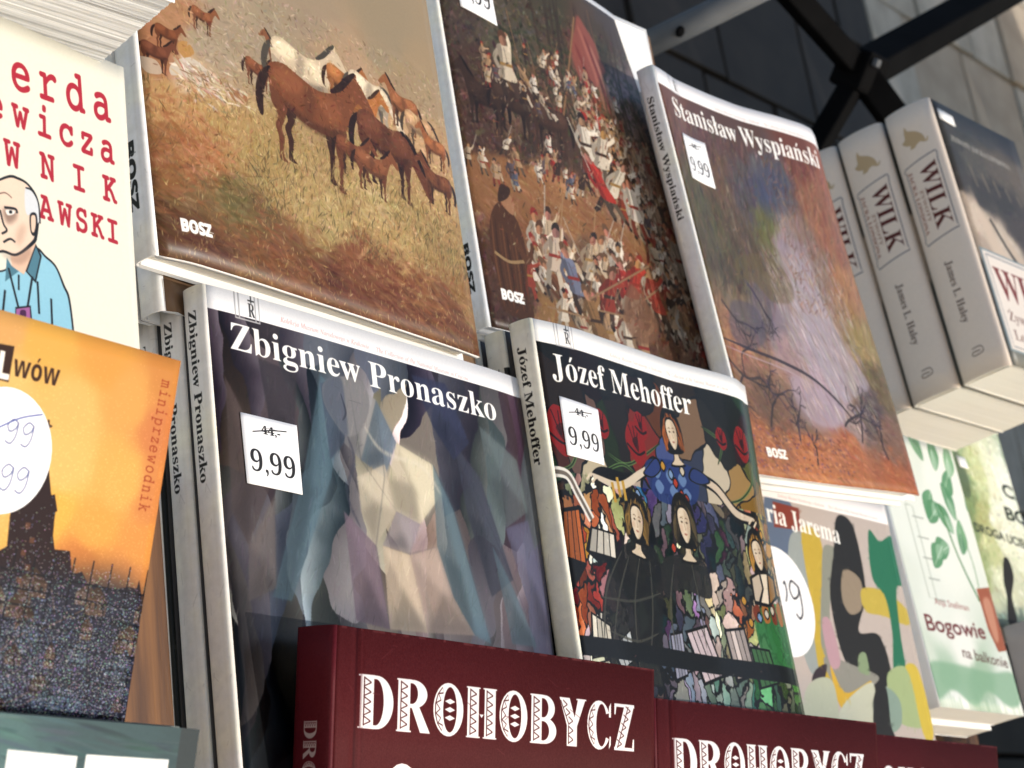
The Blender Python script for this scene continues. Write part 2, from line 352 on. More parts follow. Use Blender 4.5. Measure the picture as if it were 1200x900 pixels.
def pages(parent, Wd, Ht, T, mat, inset=.003, front=.003, back=.003, disp=FLAT):
    nx = 14; V = []; F = []
    z0, z1 = inset, Ht - inset; x1 = Wd - inset
    for i in range(nx + 1):
        x = .002 + (x1 - .002) * i / nx; u = i / nx
        for (yy, zz) in ((front, z0), (T - back, z0), (T - back, z1), (front, z1)):
            d = min(disp(u, k / 8) for k in range(9)) if yy == front else 0     # always behind the bent cover
            V.append((x, yy - d + (.0004 if yy == front else 0), zz))
    for i in range(nx):
        for k in range(4):
            a, b = i * 4 + k, i * 4 + (k + 1) % 4; F.append((a, b, b + 4, a + 4))
    F.append((0, 3, 2, 1)); e = nx * 4; F.append((e, e + 1, e + 2, e + 3))
    o = mesh_obj('page_block', V, F, [mat], parent); bm = bmesh.new(); bm.from_mesh(o.data); bmesh.ops.recalc_face_normals(bm, faces=bm.faces); bm.to_mesh(o.data); bm.free(); return o
def book(name, spec, label, front, spine_m=None, edge=None, pg=None, disp=FLAT, th=.0022, bulge=.003, pw=.55, inset=.003, group=None, nx=40, ny=24, cat='book'):
    fr, Wd, Ht, T = spec; edge = edge or M_PAPER; pg = pg or M_PAGES
    r = thing(name, fr, label, cat, group)
    sheet('front_cover', Wd, Ht, disp, th, [front, edge], r, nx, ny)
    sheet('back_cover', Wd, Ht, FLAT, th, [edge, edge], r, 4, 4, y_off=T - th)
    spine('spine', T, Ht, bulge, [spine_m or edge, edge], r, pw=pw, disp=disp)
    pages(r, Wd, Ht, T, pg, inset, th + .0002, th + .0002, disp)
    return r

# ------------------------------------------------------------------ shared prints
def price_tag(was='44,-', now='9,99'):
    c = Cv(.045, .06, 6500, (246, 247, 252)); c.grain(1.5, 3)
    c.text(was, (.34, .24), (.68, .235), .15, (35, 35, 40), off=.01); c.line([(.18, .24), (.5, .17), (.8, .13)], .022, (40, 40, 45))
    c.text(now, (.10, .80), (.90, .80), .40, (45, 45, 50), off=-.004); return c
M_TAG = print_mat('price_tag_print', price_tag(), .6, .3, 40, .2)
M_TAGBACK = M_PAPER
def tag_sheet(parent, Wd, Ht, disp, quad, name='price_sticker', mat=None):
    o = sheet(name, Wd, Ht, disp, .0002, [mat or M_TAG, M_TAGBACK], parent, 10, 10, quad=quad, lift=.0005); return o
def crest(c, u, v, k=.02):
    w, h = k, k * c.w / c.h
    for d in (0, .35):
        c.line([(u - w * (1.1 - d), v - h), (u + w * (1.1 - d), v - h), (u + w * (1.1 - d), v + h), (u - w * (1.1 - d), v + h), (u - w * (1.1 - d), v - h)], .004, (196, 194, 197), smooth=False)
    c.text('R', (u + w * .1, v + h * .7), (u + w * .7, v + h * .7), w * .95, (60, 58, 60)); c.line([(u + w * .1, v - h * .45), (u + w * .7, v - h * .45)], .003, (60, 58, 60)); c.line([(u + w * .4, v - h * .8), (u + w * .4, v - h * .3)], .003, (60, 58, 60))
def museum_line(c, p0, p1, m0=None):
    c.text('Kolekcja Muzeum Narodowego w Krakowie     The Collection of the National Museum in Cracow', p0, p1, .0105, (222, 130, 125), font='ital', off=0, alpha=.75)
def spine_print(name, T, Ht, text, v0, v1, capf, base=.30, col=(35, 33, 33), bgc=(246, 242, 238), stripe=None, logo=None, logo_v=(0, 0), font='serif', off=0.0, edge_col=None):
    c = Cv(T, Ht, 4200, bgc)
    if stripe: c.a[int(stripe[0] * c.h):, int(stripe[1] * c.w):] = stripe[2]
    if text: c.text(text, (base, v0), (base, v1), capf, col, font=font, off=off)
    if logo: c.text(logo, (base, logo_v[0]), (base, logo_v[1]), capf * 1.25, (20, 20, 20), font='sans', off=.03)
    g1 = fbm(c.h, c.w, 90, 5)[..., None]; g2 = fbm(c.h, c.w, 14, 8)[..., None]; c.a *= 1 + .07 * g1 + .05 * g2; c.a[..., 2] *= 1 - .05 * np.clip(g1[..., 0] * 3, 0, 1)
    for x in (.12, .80, .93): c.line([(x, 0), (x + .01, .5), (x - .01, 1)], .03, (206, 190, 160), .35, soft=2)
    rgs = random.Random(name)
    for k in range(26): u, v = rgs.random(), rgs.random(); c.line([(u, v), (u + rgs.gauss(0, .1), v + rgs.gauss(0, .012))], .012, (150, 140, 130), .35)
    c.grain(2, 3); return print_mat(name, c, .36, .45, 30, .15)
def horse(c, at_, sz, col, flip=1, grz=0, ang=.12):
    """a plain standing horse, built from a body outline, legs, neck, head and tail"""
    w = sz; k = c.w / c.h; ca, sa = math.cos(ang), math.sin(ang)
    def T(L): return [(at_[0] + w * (x * flip * ca - y * sa), at_[1] + w * k * (x * flip * sa + y * ca)) for x, y in L]
    col = np.array(col, float); dk = col * .55; lt = np.clip(col * 1.2 + 10, 0, 255)
    HL = [(-.44, .02), (-.28, .10), (-.30, .24), (-.335, .33), (-.31, .42), (-.325, .55), (-.28, .60), (-.36, .60), (-.365, .54), (-.37, .42), (-.40, .33), (-.37, .24), (-.44, .14)]
    FL = [(.22, .10), (.36, .06), (.34, .20), (.315, .33), (.32, .36), (.305, .54), (.34, .60), (.26, .60), (.265, .54), (.265, .36), (.25, .30), (.23, .20)]
    for L, s_ in ((HL, .10), (FL, -.10)): c.poly(T([(x + s_ * (1 - abs(y)) + s_ * y * .9, y * .95) for x, y in L]), dk * .95)
    c.line(T([(-.43, -.14), (-.52, -.02), (-.56, .16), (-.54, .32)]), .085 * w, dk * .75, taper=True)
    nk = [(.32, -.18), (.44, -.06), (.54, .10), (.62, .22), (.68, .32), (.69, .40), (.64, .43), (.56, .36), (.47, .24), (.40, .15), (.35, .12)] if grz else \
         [(.30, -.28), (.39, -.39), (.46, -.46), (.50, -.53), (.515, -.47), (.56, -.44), (.64, -.34), (.70, -.26), (.70, -.21), (.65, -.195), (.58, -.24), (.52, -.27), (.47, -.21), (.42, -.10), (.38, .02), (.33, .11)]
    c.poly(T([(-.46, -.10), (-.42, -.19), (-.30, -.235), (-.12, -.20), (.05, -.175), (.20, -.215)] + nk + [(.22, .165), (.05, .19), (-.12, .18), (-.24, .13), (-.30, .15), (-.38, .16), (-.45, .05)]), col)
    c.poly(T(HL), col * .88); c.poly(T(FL), col * .84)
    c.line(T([(.20, -.22), (.34, -.17), (.50, .04), (.58, .16)] if grz else [(.20, -.23), (.30, -.31), (.40, -.43), (.49, -.53)]), .06 * w, dk * .7, taper=True)
    sf = max(1, int(.02 * w * c.w))
    c.poly(T([(-.42, -.12), (-.28, -.20), (-.10, -.16), (-.16, -.04), (-.34, -.02)]), lt, .6, soft=sf); c.poly(T([(.06, -.14), (.24, -.16), (.32, -.04), (.22, .04), (.10, -.02)]), lt, .45, soft=sf)
    c.poly(T([(-.3, .08), (0, .13), (.3, .08), (.22, .18), (0, .21), (-.22, .16)]), dk, .6, soft=sf); c.poly(T([(-.06, -.14), (.02, -.12), (0, .10), (-.10, .10)]), dk, .30, soft=sf)

# ================================================================== cover prints
# --- horse album
S_HORSE = (((0.5762, 0.6747, 1.3607),(0.9997, -0.0076, -0.0239),(0.0233, 0.6331, 0.7737)),0.2145,0.2705,0.0135)
def art_meadow():
    c = Cv(S_HORSE[1], S_HORSE[2], 3600)
    c.field([(0.1371,0.3043,150,145,125),(0.6929,0.2279,150,145,125),(0.2284,0.5104,165,157,137),(0.5073,0.4289,158,150,130),(0.8095,0.3773,152,146,124),(0.88,0.4677,160,148,120),(0.1024,0.5311,176,140,104),(0.0404,0.6288,168,120,84),(0.1165,0.6711,196,178,150),(0.1678,0.577,168,162,142),(0.3542,0.5244,160,154,134),(0.6317,0.5076,172,155,128),(0.8281,0.5534,184,160,122),(0.0521,0.7069,188,160,108),(0.1448,0.7188,182,156,104),(0.0622,0.7937,158,122,78),(0.2141,0.7408,172,150,98),(0.3067,0.7819,164,146,92),(0.0982,0.8612,120,98,60),(-0.0038,0.9288,98,72,46),(0.1918,0.8706,146,126,82),(0.4048,0.8072,168,150,100),(0.2826,0.9126,112,90,56),(0.1062,0.9571,88,54,36),(0.5059,0.8333,158,140,92),(0.6554,0.7843,166,148,98),(0.8007,0.7867,160,142,92),(0.9579,0.7707,146,128,82),(0.4056,0.9339,122,90,56),(0.5983,0.9114,128,80,48),(0.7349,0.934,118,68,42),(0.8819,0.9399,104,64,42),(0.9663,0.8559,146,116,72),(0.5317,0.9645,98,56,38),(0.9495,0.6845,180,160,112),(0.9076,0.6052,182,158,118)], warp=.045, seed=5)
    c.a = np.clip((c.a * .92 + 16) * np.array([1.07, .985, .92], np.float32), 0, 255)
    def ang(u, v): return -1.25 if v > .66 and v < .9 else (.35 if v >= .9 else -.15)
    c.strokes(5200, .012, .0028, ang, .45, 13, .55, (0, .5, 1, 1), 1)
    c.strokes(5200, .008, .0016, ang, .5, 20, .6, (0, .62, 1, 1), 2)
    c.strokes(700, .03, .012, .2, .3, 6, .3, (0, .4, 1, .68), 3)
    c.strokes(900, .010, .0014, -1.3, .35, 8, .6, (0, .66, 1, .98), 4, cols=[(205, 178, 120), (190, 160, 96), (70, 56, 34), (96, 84, 50), (160, 104, 60)])
    for (u, v) in [(0.3021,0.8067),(0.2814,0.8507),(0.7294,0.7766),(0.061,0.8016),(0.3141,0.8779),(0.6631,0.874),(0.1117,0.8505)]:
        for k in range(26):
            a = -1.57 + random.gauss(0, .6); l = .015 + random.random() * .035
            c.line([(u + random.gauss(0, .03), v + random.gauss(0, .012)), (u + math.cos(a) * l + random.gauss(0, .02), v + math.sin(a) * l)], .0025, random.choice([(84, 70, 44), (78, 64, 40), (114, 100, 60), (160, 136, 84)]), .42)
    c.poly([(-0.0294,0.952),(0.115,0.9028),(0.284,0.9045),(0.5408,0.9228),(0.8232,0.934),(1.0001,0.961),(1.0041,1.0027),(0.522,1.0089),(0.1453,1.0041),(-0.0159,1.0114)], (92, 52, 34), .45, soft=16)
    c.strokes(1800, .022, .004, .30, .2, 12, .45, (0, .88, 1, 1), 8)
    for (u, v), r, cc in zip([(0.0767,0.7748),(0.0193,0.8493),(0.1441,0.7969),(0.2796,0.9286),(0.5095,0.8163),(0.6918,0.751),(0.7563,0.8467),(0.399,0.9665),(0.6159,0.9565),(0.8255,0.9252),(0.2171,0.865),(0.9965,0.745)], (.09, .07, .06, .09, .07, .06, .09, .10, .10, .08, .05, .06), ((176, 112, 70), (160, 104, 64), (186, 124, 82), (150, 96, 58), (196, 170, 116), (204, 178, 126), (196, 158, 104), (140, 84, 52), (128, 74, 48), (150, 96, 58), (120, 104, 62), (186, 150, 98))):
        c.strokes(260, .022, .005, .15,   .5, 16, .30, (u - r * 1.5, v - r * 1.1, u + r * 1.5, v + r * 1.1), int(u * 997), cols=[cc], gauss=True)
    c.strokes(2600, .007, .0016, -1.2, .5, 16, .5, (0, .62, 1, 1), 6, cols=[(196, 168, 112), (170, 132, 84), (120, 84, 52), (206, 184, 130), (150, 104, 66)])
    # a few resting figures and far horses as plain touches
    for (u, v), s_, col in zip([(0.0742,0.5907),(0.1808,0.5277),(0.0399,0.6321)], (.07, .07, .08), ((136, 78, 46), (150, 92, 56), (128, 74, 50))): horse(c, (u, v), s_, col, 1, 0)
    c.poly([(0.0751,0.6476),(0.1269,0.6206),(0.1738,0.6302),(0.195,0.6502),(0.1481,0.669),(0.1012,0.6626),(0.0721,0.6673)], (214, 198, 178)); c.poly([(0.1716,0.6436),(0.2354,0.6459),(0.2919,0.6537),(0.2663,0.6701),(0.202,0.6676),(0.1633,0.665)], (170, 118, 78))
    c.poly([(0.0985,0.603),(0.1266,0.5919),(0.1431,0.6098),(0.1068,0.6262)], (196, 146, 84)); c.poly([(-0.0044,0.6507),(0.0375,0.6485),(0.0482,0.6706),(0.0106,0.6745)], (205, 180, 155))
    c.strokes(240, .014, .003, .35, .5, 18, .7, (0.0692, 0.6239, 0.2852, 0.6911), 77, cols=[(226, 212, 194), (196, 160, 130), (150, 110, 80), (206, 184, 160), (176, 150, 110)], gauss=True)
    H = [(0.3349,0.5865),(0.4102,0.5357),(0.4837,0.5461),(0.6264,0.5318),(0.7194,0.5317),(0.8356,0.5228),(0.6699,0.5692),(0.8956,0.5543),(0.9382,0.5834),(0.5023,0.6158),(0.7578,0.6204),(0.6236,0.6736),(0.9307,0.6604),(0.6898,0.6851)]
    HC = [(.085, (140, 82, 50), 1, 0), (.09, (150, 96, 62), -1, 0), (.22, (214, 192, 162), 1, 0), (.13, (178, 112, 60), 1, 0), (.17, (216, 196, 168), 1, 1), (.12, (158, 98, 58), -1, 0), (.15, (186, 116, 60), 1, 0), (.13, (190, 150, 110), 1, 1), (.10, (164, 100, 58), -1, 0), (.30, (134, 78, 46), 1, 0), (.23, (112, 64, 40), 1, 1), (.12, (126, 72, 44), 1, 0), (.12, (120, 70, 42), -1, 0), (.13, (140, 84, 52), 1, 0)]
    for (u, v), (s_, col, fl, gz) in zip(H, HC): horse(c, (u, v), s_, col, fl, gz)
    c.strokes(5200, .008, .0022, -.4, 1.3, 19, .6, (.1, .42, 1, .86), 13)
    c.strokes(900, .012, .0016, -1.3, .35, 8, .6, (0.3, .72, 1, .86), 14, cols=[(196, 174, 118), (180, 158, 100), (90, 78, 46)])
    c.text('BOSZ', *[(0.0591,0.9477),(0.1412,0.9438)], .026, (250, 250, 248), font='sans', off=.05); c.grain(3, 2); return c
# --- battle album
S_BATT = (((0.8783, 0.7485, 1.3625),(0.9984, -0.0463, 0.0329),(0.0034, 0.6271, 0.7789)),0.222,0.2582,0.011)
def art_crowd():
    c = Cv(S_BATT[1], S_BATT[2], 3600, (250, 250, 250))
    c.field([(0.12,0.0603,90,60,40),(0.4972,-0.0264,60,50,34),(0.0787,0.2283,52,42,36),(0.2795,0.242,60,56,44),(0.494,0.1163,46,44,28),(0.669,0.1646,44,40,26),(0.8084,0.0316,52,46,44),(0.1148,0.3504,54,38,30),(0.2352,0.4085,96,74,58),(0.3919,0.3489,76,52,38),(0.6274,0.1753,84,48,36),(0.6305,0.2916,84,62,42),(0.7822,0.2789,120,104,112),(0.2837,0.4848,48,34,26),(0.0744,0.5105,54,34,26),(0.4213,0.4983,54,38,28),(0.593,0.4154,140,112,90),(0.6443,0.4953,136,104,82),(0.8524,0.3337,108,84,70),(0.0807,0.6144,118,78,48),(0.2461,0.6222,148,102,62),(0.3811,0.6378,150,104,66),(0.5207,0.6541,124,84,54),(0.688,0.5994,130,104,84),(0.8904,0.5828,122,88,66),(0.1508,0.7253,108,68,42),(0.082,0.8609,62,36,24),(0.3054,0.7801,92,76,68),(0.2446,0.8739,88,68,54),(0.4997,0.7234,84,60,42),(0.5422,0.8238,84,52,38),(0.7162,0.7504,110,58,40),(0.8248,0.7763,96,66,52),(0.4385,0.9255,104,58,40),(0.2265,0.9382,122,88,50),(0.0938,0.9394,54,32,22),(0.6634,0.912,66,42,30),(0.9026,0.8976,104,74,58),(0.9631,0.9553,84,56,42)], warp=.07, seed=15)
    c.a = np.clip(c.a * 1.2 + 10, 0, 255)
    c.strokes(3600, .016, .006, -.9, .9, 20, .6, (0, .1, 1, 1), 21); c.strokes(5200, .008, .003, -1.1, .8, 30, .6, (0, .1, 1, 1), 22)
    # trees
    for k in range(16):
        u = .28 + random.random() * .6; c.line([(u, .05), (u + random.gauss(0, .02), .3), (u + .02, .42)], .012, (50, 38, 26), .6, taper=True)
    c.strokes(900, .012, .006, .4, .8, 8, .6, (.2, .2, .95, .45), 24, cols=[(40, 52, 30), (56, 66, 38), (74, 76, 44), (30, 34, 22)])
    # slope
    c.poly([(0.0119,0.604),(0.126,0.5668),(0.3226,0.5957),(0.5278,0.6307),(0.7809,0.6718),(0.8834,0.7213),(0.7239,0.7269),(0.5032,0.7119),(0.2928,0.7022),(0.1148,0.7364),(0.0243,0.7088)], (152, 104, 64), .75, soft=8); c.strokes(1400, .02, .0035, .5, .25, 16, .5, (.05, .6, .85, .86), 26)
    # banner
    c.poly([(0.6014,0.0826),(0.6338,0.1025),(0.6768,0.1388),(0.688,0.1788),(0.7064,0.2073),(0.6666,0.2361),(0.6351,0.2766),(0.6031,0.2564),(0.5609,0.2714),(0.5404,0.2394),(0.5404,0.1883),(0.5714,0.1333)], (160, 82, 70), .9, soft=3); [c.line([(p[0], p[1]), (p[0] + .05, p[1] + .12), (p[0] + .07, p[1] + .22)], .02, cc, .6, taper=True, soft=2) for p, cc in zip([(0.5924,0.1136),(0.6178,0.1305),(0.6418,0.1527),(0.561,0.1689)], ((196, 120, 100), (110, 36, 34), (206, 150, 130), (120, 40, 38)))]
    c.line([(0.5834,0.0922),(0.4123,0.467)], .007, (150, 112, 76)); 
    for p in [(0.2677,0.1547),(0.2731,0.2661),(0.3363,0.2273),(0.6661,0.0459),(0.6648,0.33),(0.7242,0.3628),(0.7111,0.5268),(0.5492,0.56),(0.7629,0.6074)]:
        c.line([p, (p[0] + .02, p[1] + .16)], .004, (140, 104, 74), .8)
    rg = random.Random(7)
    pal = [(226, 212, 190), (214, 196, 172), (150, 60, 44), (186, 150, 112), (96, 84, 92), (120, 74, 46), (60, 44, 36), (232, 222, 206), (176, 48, 40), (96, 104, 128)]
    def fig(u, v, s_, col=None, lean=0):
        k = c.w / c.h; col = np.array(col or rg.choice(pal), float); hd = (rg.randint(170, 205), rg.randint(120, 150), rg.randint(86, 116)); dkc = col * .55
        trs = np.array(rg.choice([(216, 204, 184), (70, 54, 44), (150, 60, 46), (96, 84, 70), (206, 190, 166)]), float); a = rg.uniform(-2.7, -.2); X = lambda x, y: (u + (x + lean * -y) * s_, v + y * s_ * k)
        c.line([X(-.08, .38), X(-.24, .75), X(-.20, 1.15)], .21 * s_, trs * .75); c.line([X(.12, .38), X(.22, .72), X(.34, 1.12)], .21 * s_, trs)
        c.line([X(-.20, 1.1), X(-.30, 1.22)], .15 * s_, (40, 30, 26)); c.line([X(.32, 1.08), X(.44, 1.18)], .15 * s_, (40, 30, 26))
        c.line([X(-.2, -.3), X(-.42, 0), X(-.3, .3)], .15 * s_, col * .8)
        c.poly([X(-.27, -.38), X(.05, -.5), X(.30, -.36), X(.24, .1), X(.36, .55), X(-.02, .62), X(-.34, .52), X(-.22, .1)], col); c.poly([X(-.27, -.38), X(-.08, -.44), X(-.10, .1), X(-.14, .56), X(-.34, .52), X(-.22, .1)], dkc, .6)
        c.line([X(-.24, .14), X(.26, .12)], .10 * s_, rg.choice([(150, 44, 36), (60, 44, 34), (170, 130, 70)])); c.line([X(.02, -.4), X(.06, .1)], .03 * s_, dkc, .7)
        ex, ey = .24 + math.cos(a) * .55, -.3 + math.sin(a) * .55; c.line([X(.22, -.3), X((.24 + ex) / 2 + .05, (-.3 + ey) / 2), X(ex, ey)], .14 * s_, np.clip(col * 1.08, 0, 255)); c.poly([X(ex - .06, ey), X(ex, ey - .07), X(ex + .06, ey), X(ex, ey + .07)], hd)
        if rg.random() < .4: b = rg.uniform(-1.9, -1.2); c.line([X(ex - math.cos(b) * .5, ey - math.sin(b) * .5), X(ex + math.cos(b) * 1.1, ey + math.sin(b) * 1.1)], .045 * s_, rg.choice([(176, 140, 100), (150, 116, 84), (196, 188, 176)]))
        c.poly([X(-.12, -.64), X(.02, -.84), X(.17, -.66), X(.12, -.48), X(-.06, -.46)], hd); c.poly([X(.04, -.78), X(.17, -.66), X(.12, -.48), X(.06, -.5)], tuple(x * .72 for x in hd), .7)
        c.poly([X(-.15, -.66), X(-.10, -.88), X(.08, -.94), X(.20, -.78), X(.16, -.70), X(0, -.76)], rg.choice([(60, 40, 30), (150, 46, 38), (40, 34, 32), (110, 80, 56), (90, 60, 40)]))
    horse(c, [(0.1173,0.4192)][0], .17, (52, 36, 28), -1, 0); horse(c, [(0.2352,0.4085)][0], .18, (60, 42, 32), 1, 0); horse(c, [(0.3718,0.4207)][0], .18, (74, 50, 38), -1, 0)
    FG = []
    for ab, n_, s0 in zip([[(0.3579,0.2784),(0.719,0.3173)],[(0.5675,0.3756),(0.8325,0.4555)],[(0.582,0.452),(0.8672,0.5919)],[(0.6866,0.5432),(0.8834,0.7213)],[(0.2418,0.5374),(0.5456,0.5719)],[(0.2244,0.7635),(0.4033,0.8049)],[(0.4477,0.7758),(0.8588,0.793)],[(0.6681,0.7808),(0.9454,0.8911)],[(0.1975,0.8613),(0.5845,0.924)],[(0.1207,0.3271),(0.3851,0.373)],[(0.0518,0.5996),(0.2492,0.6109)]], (30, 44, 52, 34, 16, 14, 24, 22, 18, 14, 8), (.030, .042, .056, .062, .034, .070, .066, .070, .075, .034, .036)):
        (u0, v0), (u1, v1) = ab
        for k in range(n_): t = rg.random(); FG.append((v0 + (v1 - v0) * t + rg.gauss(0, .022), u0 + (u1 - u0) * t + rg.gauss(0, .035), s0 * rg.uniform(.75, 1.3)))
    cream = [(228, 216, 196), (216, 198, 172), (232, 224, 210), (190, 160, 128), (204, 182, 152)]
    for v_, u_, s_ in sorted(FG): fig(u_, v_, s_, rg.choice(cream) if rg.random() < .5 else None, rg.gauss(0, .35))
    for (u, v) in [(0.2283,0.3043)]: fig(u, v, .10, (222, 208, 184))
    for (u, v), cc in zip([(0.5246,0.4443),(0.5958,0.4558),(0.6419,0.5275),(0.7055,0.5688),(0.555,0.541),(0.3006,0.7725),(0.3574,0.8171),(0.5078,0.8403),(0.636,0.7862),(0.4213,0.9114),(0.9001,0.6728),(0.7215,0.8047)], ((232, 224, 208), (226, 214, 194), (230, 220, 200), (228, 218, 202), (190, 50, 42), (214, 196, 176), (120, 130, 160), (150, 54, 40), (180, 52, 42), (150, 112, 70), (226, 214, 196), (166, 60, 46))): fig(u, v, .095, cc, rg.gauss(0, .4))
    # kneeling man in a brown coat
    for (u, v) in [(0.1086,0.7849)]:
        k = c.w / c.h
        c.poly([(u - .055, v + .11), (u - .06, v), (u - .035, v - .07), (u + .01, v - .10), (u + .06, v - .06), (u + .075, v + .02), (u + .05, v + .10), (u + .06, v + .17), (u - .05, v + .17)], (78, 46, 28))
        for q in range(9): c.line([(u - .04 + .012 * q, v - .06 + .005 * q), (u - .05 + .014 * q, v + .04), (u - .045 + .012 * q, v + .16)], .006, ((120, 76, 46), (48, 28, 18), (96, 60, 36))[q % 3], .75, taper=True)
        c.poly([(u + .005, v - .10), (u + .03, v - .135), (u + .055, v - .11), (u + .045, v - .075)], (176, 126, 92)); c.poly([(u - .005, v - .10), (u + .015, v - .145), (u + .05, v - .14), (u + .035, v - .115)], (56, 36, 26))
        c.line([(u - .05, v + .03), (u + .0, v + .045), (u + .06, v + .035)], .009, (170, 140, 100)); c.line([(u + .03, v - .03), (u + .07, v + .03), (u + .10, v + .0)], .022, (92, 56, 34), taper=True)
    for ln in ([(0.4121,0.871),(0.7224,0.7316)],[(0.4485,0.8924),(0.6909,0.8861)],[(0.2325,0.9169),(0.4045,0.9204)],[(0.5247,0.9035),(0.7418,0.7903)]): c.line(ln, .006, (156, 124, 92))
    c.poly([(0.6038,0.8048),(0.6496,0.8145),(0.7111,0.8829),(0.661,0.9424),(0.5852,0.9452),(0.5507,0.8909)], (130, 92, 70), .8, soft=3)
    c.strokes(5500, .0045, .0016, -1, .9, 30, .5, (0, .2, 1, 1), 29)
    pass
    c.strokes(900, .012, .0018, -1.1, .5, 16, .6, (.1, .3, 1, 1), 30, cols=[(214, 196, 170), (40, 28, 22), (170, 130, 90), (150, 60, 44)])
    c.a = c.a * .86 + np.array([132, 98, 74], np.float32) * .14
    c.a[:int(.014 * c.h)] = (250, 249, 250)
    c.text('BOSZ', *[(0.0587,0.9251),(0.1434,0.9253)], .027, (250, 250, 248), font='sans', off=.05); c.grain(3, 2); return c
# --- landscape album
S_WYS = (((1.0671, 0.6728, 1.3314),(0.9974, 0.0572, 0.0432),(-0.0698, 0.6395, 0.7656)),0.22,0.2725,0.0125)
def art_landscape():
    c = Cv(S_WYS[1], S_WYS[2], 3600, (250, 246, 246))
    c.field([(0.0799,0.0596,112,74,66),(0.237,0.1199,98,70,70),(0.4598,0.0802,92,66,62),(0.7784,0.0836,114,62,50),(0.9429,0.0923,150,82,60),(0.2747,0.2252,104,78,58),(0.4113,0.2483,78,72,86),(0.5996,0.1956,82,84,108),(0.8097,0.2098,142,92,70),(0.8494,0.3223,150,98,74),(0.139,0.3775,84,80,50),(0.3239,0.3949,90,74,56),(0.4898,0.3314,104,106,58),(0.5989,0.3683,146,136,152),(0.6936,0.3899,134,114,114),(0.889,0.4346,164,116,78),(0.1623,0.5028,80,70,50),(0.1739,0.5651,124,110,88),(0.3186,0.5698,104,94,106),(0.4989,0.527,160,146,152),(0.5367,0.6332,168,152,172),(0.3813,0.7135,160,126,116),(0.6186,0.7133,178,158,186),(0.766,0.6999,146,116,80),(0.8941,0.5965,146,132,80),(0.9333,0.7076,106,92,58),(0.821,0.7849,92,80,86),(0.1078,0.6772,164,114,86),(0.1063,0.7599,134,100,82),(0.1552,0.8377,112,84,66),(0.35,0.8433,124,98,86),(0.6276,0.822,156,136,146),(0.1034,0.9228,170,106,68),(0.3473,0.927,184,114,72),(0.608,0.9315,176,106,68),(0.8705,0.9595,172,98,60),(0.8763,0.8703,128,98,88),(0.9682,0.9875,166,92,58)], warp=.06, seed=31)
    gm = c.a.mean(2, keepdims=True); c.a = (gm + (c.a - gm) * .85) * np.array([1.07, 1.0, .90], np.float32) + 6
    c.strokes(3000, .030, .006, lambda u, v: -1.45 + .9 * max(0, v - .5), .25, 16, .5, (0, .08, 1, .72), 32)
    c.strokes(3200, .020, .004, lambda u, v: .45, .35, 18, .5, (0, .6, 1, 1), 33)
    c.strokes(1600, .012, .0018, -1.2, .8, 30, .55, (0, .1, 1, 1), 34)
    c.poly([(0.5446,0.353),(0.6978,0.3663),(0.6887,0.482),(0.7411,0.6122),(0.8266,0.6944),(0.8504,0.7262),(0.7336,0.7474),(0.5836,0.847),(0.4368,0.8684),(0.3374,0.8233),(0.3401,0.7386),(0.2893,0.6586),(0.4443,0.4894)], (178, 162, 182), .45, soft=10)
    for (u, v) in [(0.5042,0.2223),(0.6195,0.1808),(0.5312,0.2639)]: c.poly([(u - .06, v), (u, v - .04), (u + .07, v), (u, v + .05)], (70, 80, 120), .4, soft=14)
    rg = random.Random(3)
    c.poly([(0.6105,0.4009),(0.6861,0.4184),(0.7024,0.5031),(0.763,0.6213),(0.8466,0.7152),(0.7781,0.7481),(0.6298,0.7782),(0.5594,0.6968),(0.5216,0.5908),(0.5026,0.5044)], (178, 168, 180), .6, soft=3); c.poly([(0.367,0.7362),(0.5103,0.7556),(0.6463,0.7944),(0.578,0.8475),(0.4389,0.8492),(0.3514,0.8011)], (188, 170, 186), .55, soft=3)
    c.poly([(0.2314,0.451),(0.4108,0.4184),(0.5246,0.4526),(0.5216,0.5244),(0.3844,0.5448),(0.3071,0.5063),(0.1908,0.5035)], (112, 96, 58), .6, soft=3); c.poly([(0.1198,0.5757),(0.2651,0.5759),(0.2683,0.6522),(0.1455,0.6941),(0.0604,0.6614)], (92, 84, 100), .55, soft=3)
    c.strokes(900, .030, .0022, 1.15, .15, 26, .55, (.40, .40, .85, .85), 36, cols=[(200, 188, 192), (158, 148, 168), (214, 194, 176), (150, 120, 104)])
    c.strokes(900, .018, .0022, -1.2, .5, 22, .55, (.55, .1, 1, .55), 37, cols=[(156, 98, 68), (136, 84, 64), (172, 124, 90), (104, 74, 64), (120, 106, 74)])
    c.strokes(900, .018, .0022, -1.3, .5, 22, .5, (0, .1, .5, .55), 38, cols=[(84, 62, 54), (116, 88, 66), (100, 96, 62), (70, 64, 84), (136, 92, 74)])
    def twig(u, v, a, l, w, d):
        e = (u + math.cos(a) * l, v + math.sin(a) * l * .8); m = ((u + e[0]) / 2 + rg.gauss(0, .12 * l), (v + e[1]) / 2 + rg.gauss(0, .12 * l)); c.line([(u, v), m, e], w, rg.choice([(52, 42, 44), (64, 52, 48), (58, 48, 72)]), .8)
        if d:
            for q in range(rg.randint(2, 3)): s_ = rg.choice((m, e)); twig(s_[0], s_[1], a + rg.gauss(0, .7), l * .6, w * .65, d - 1)
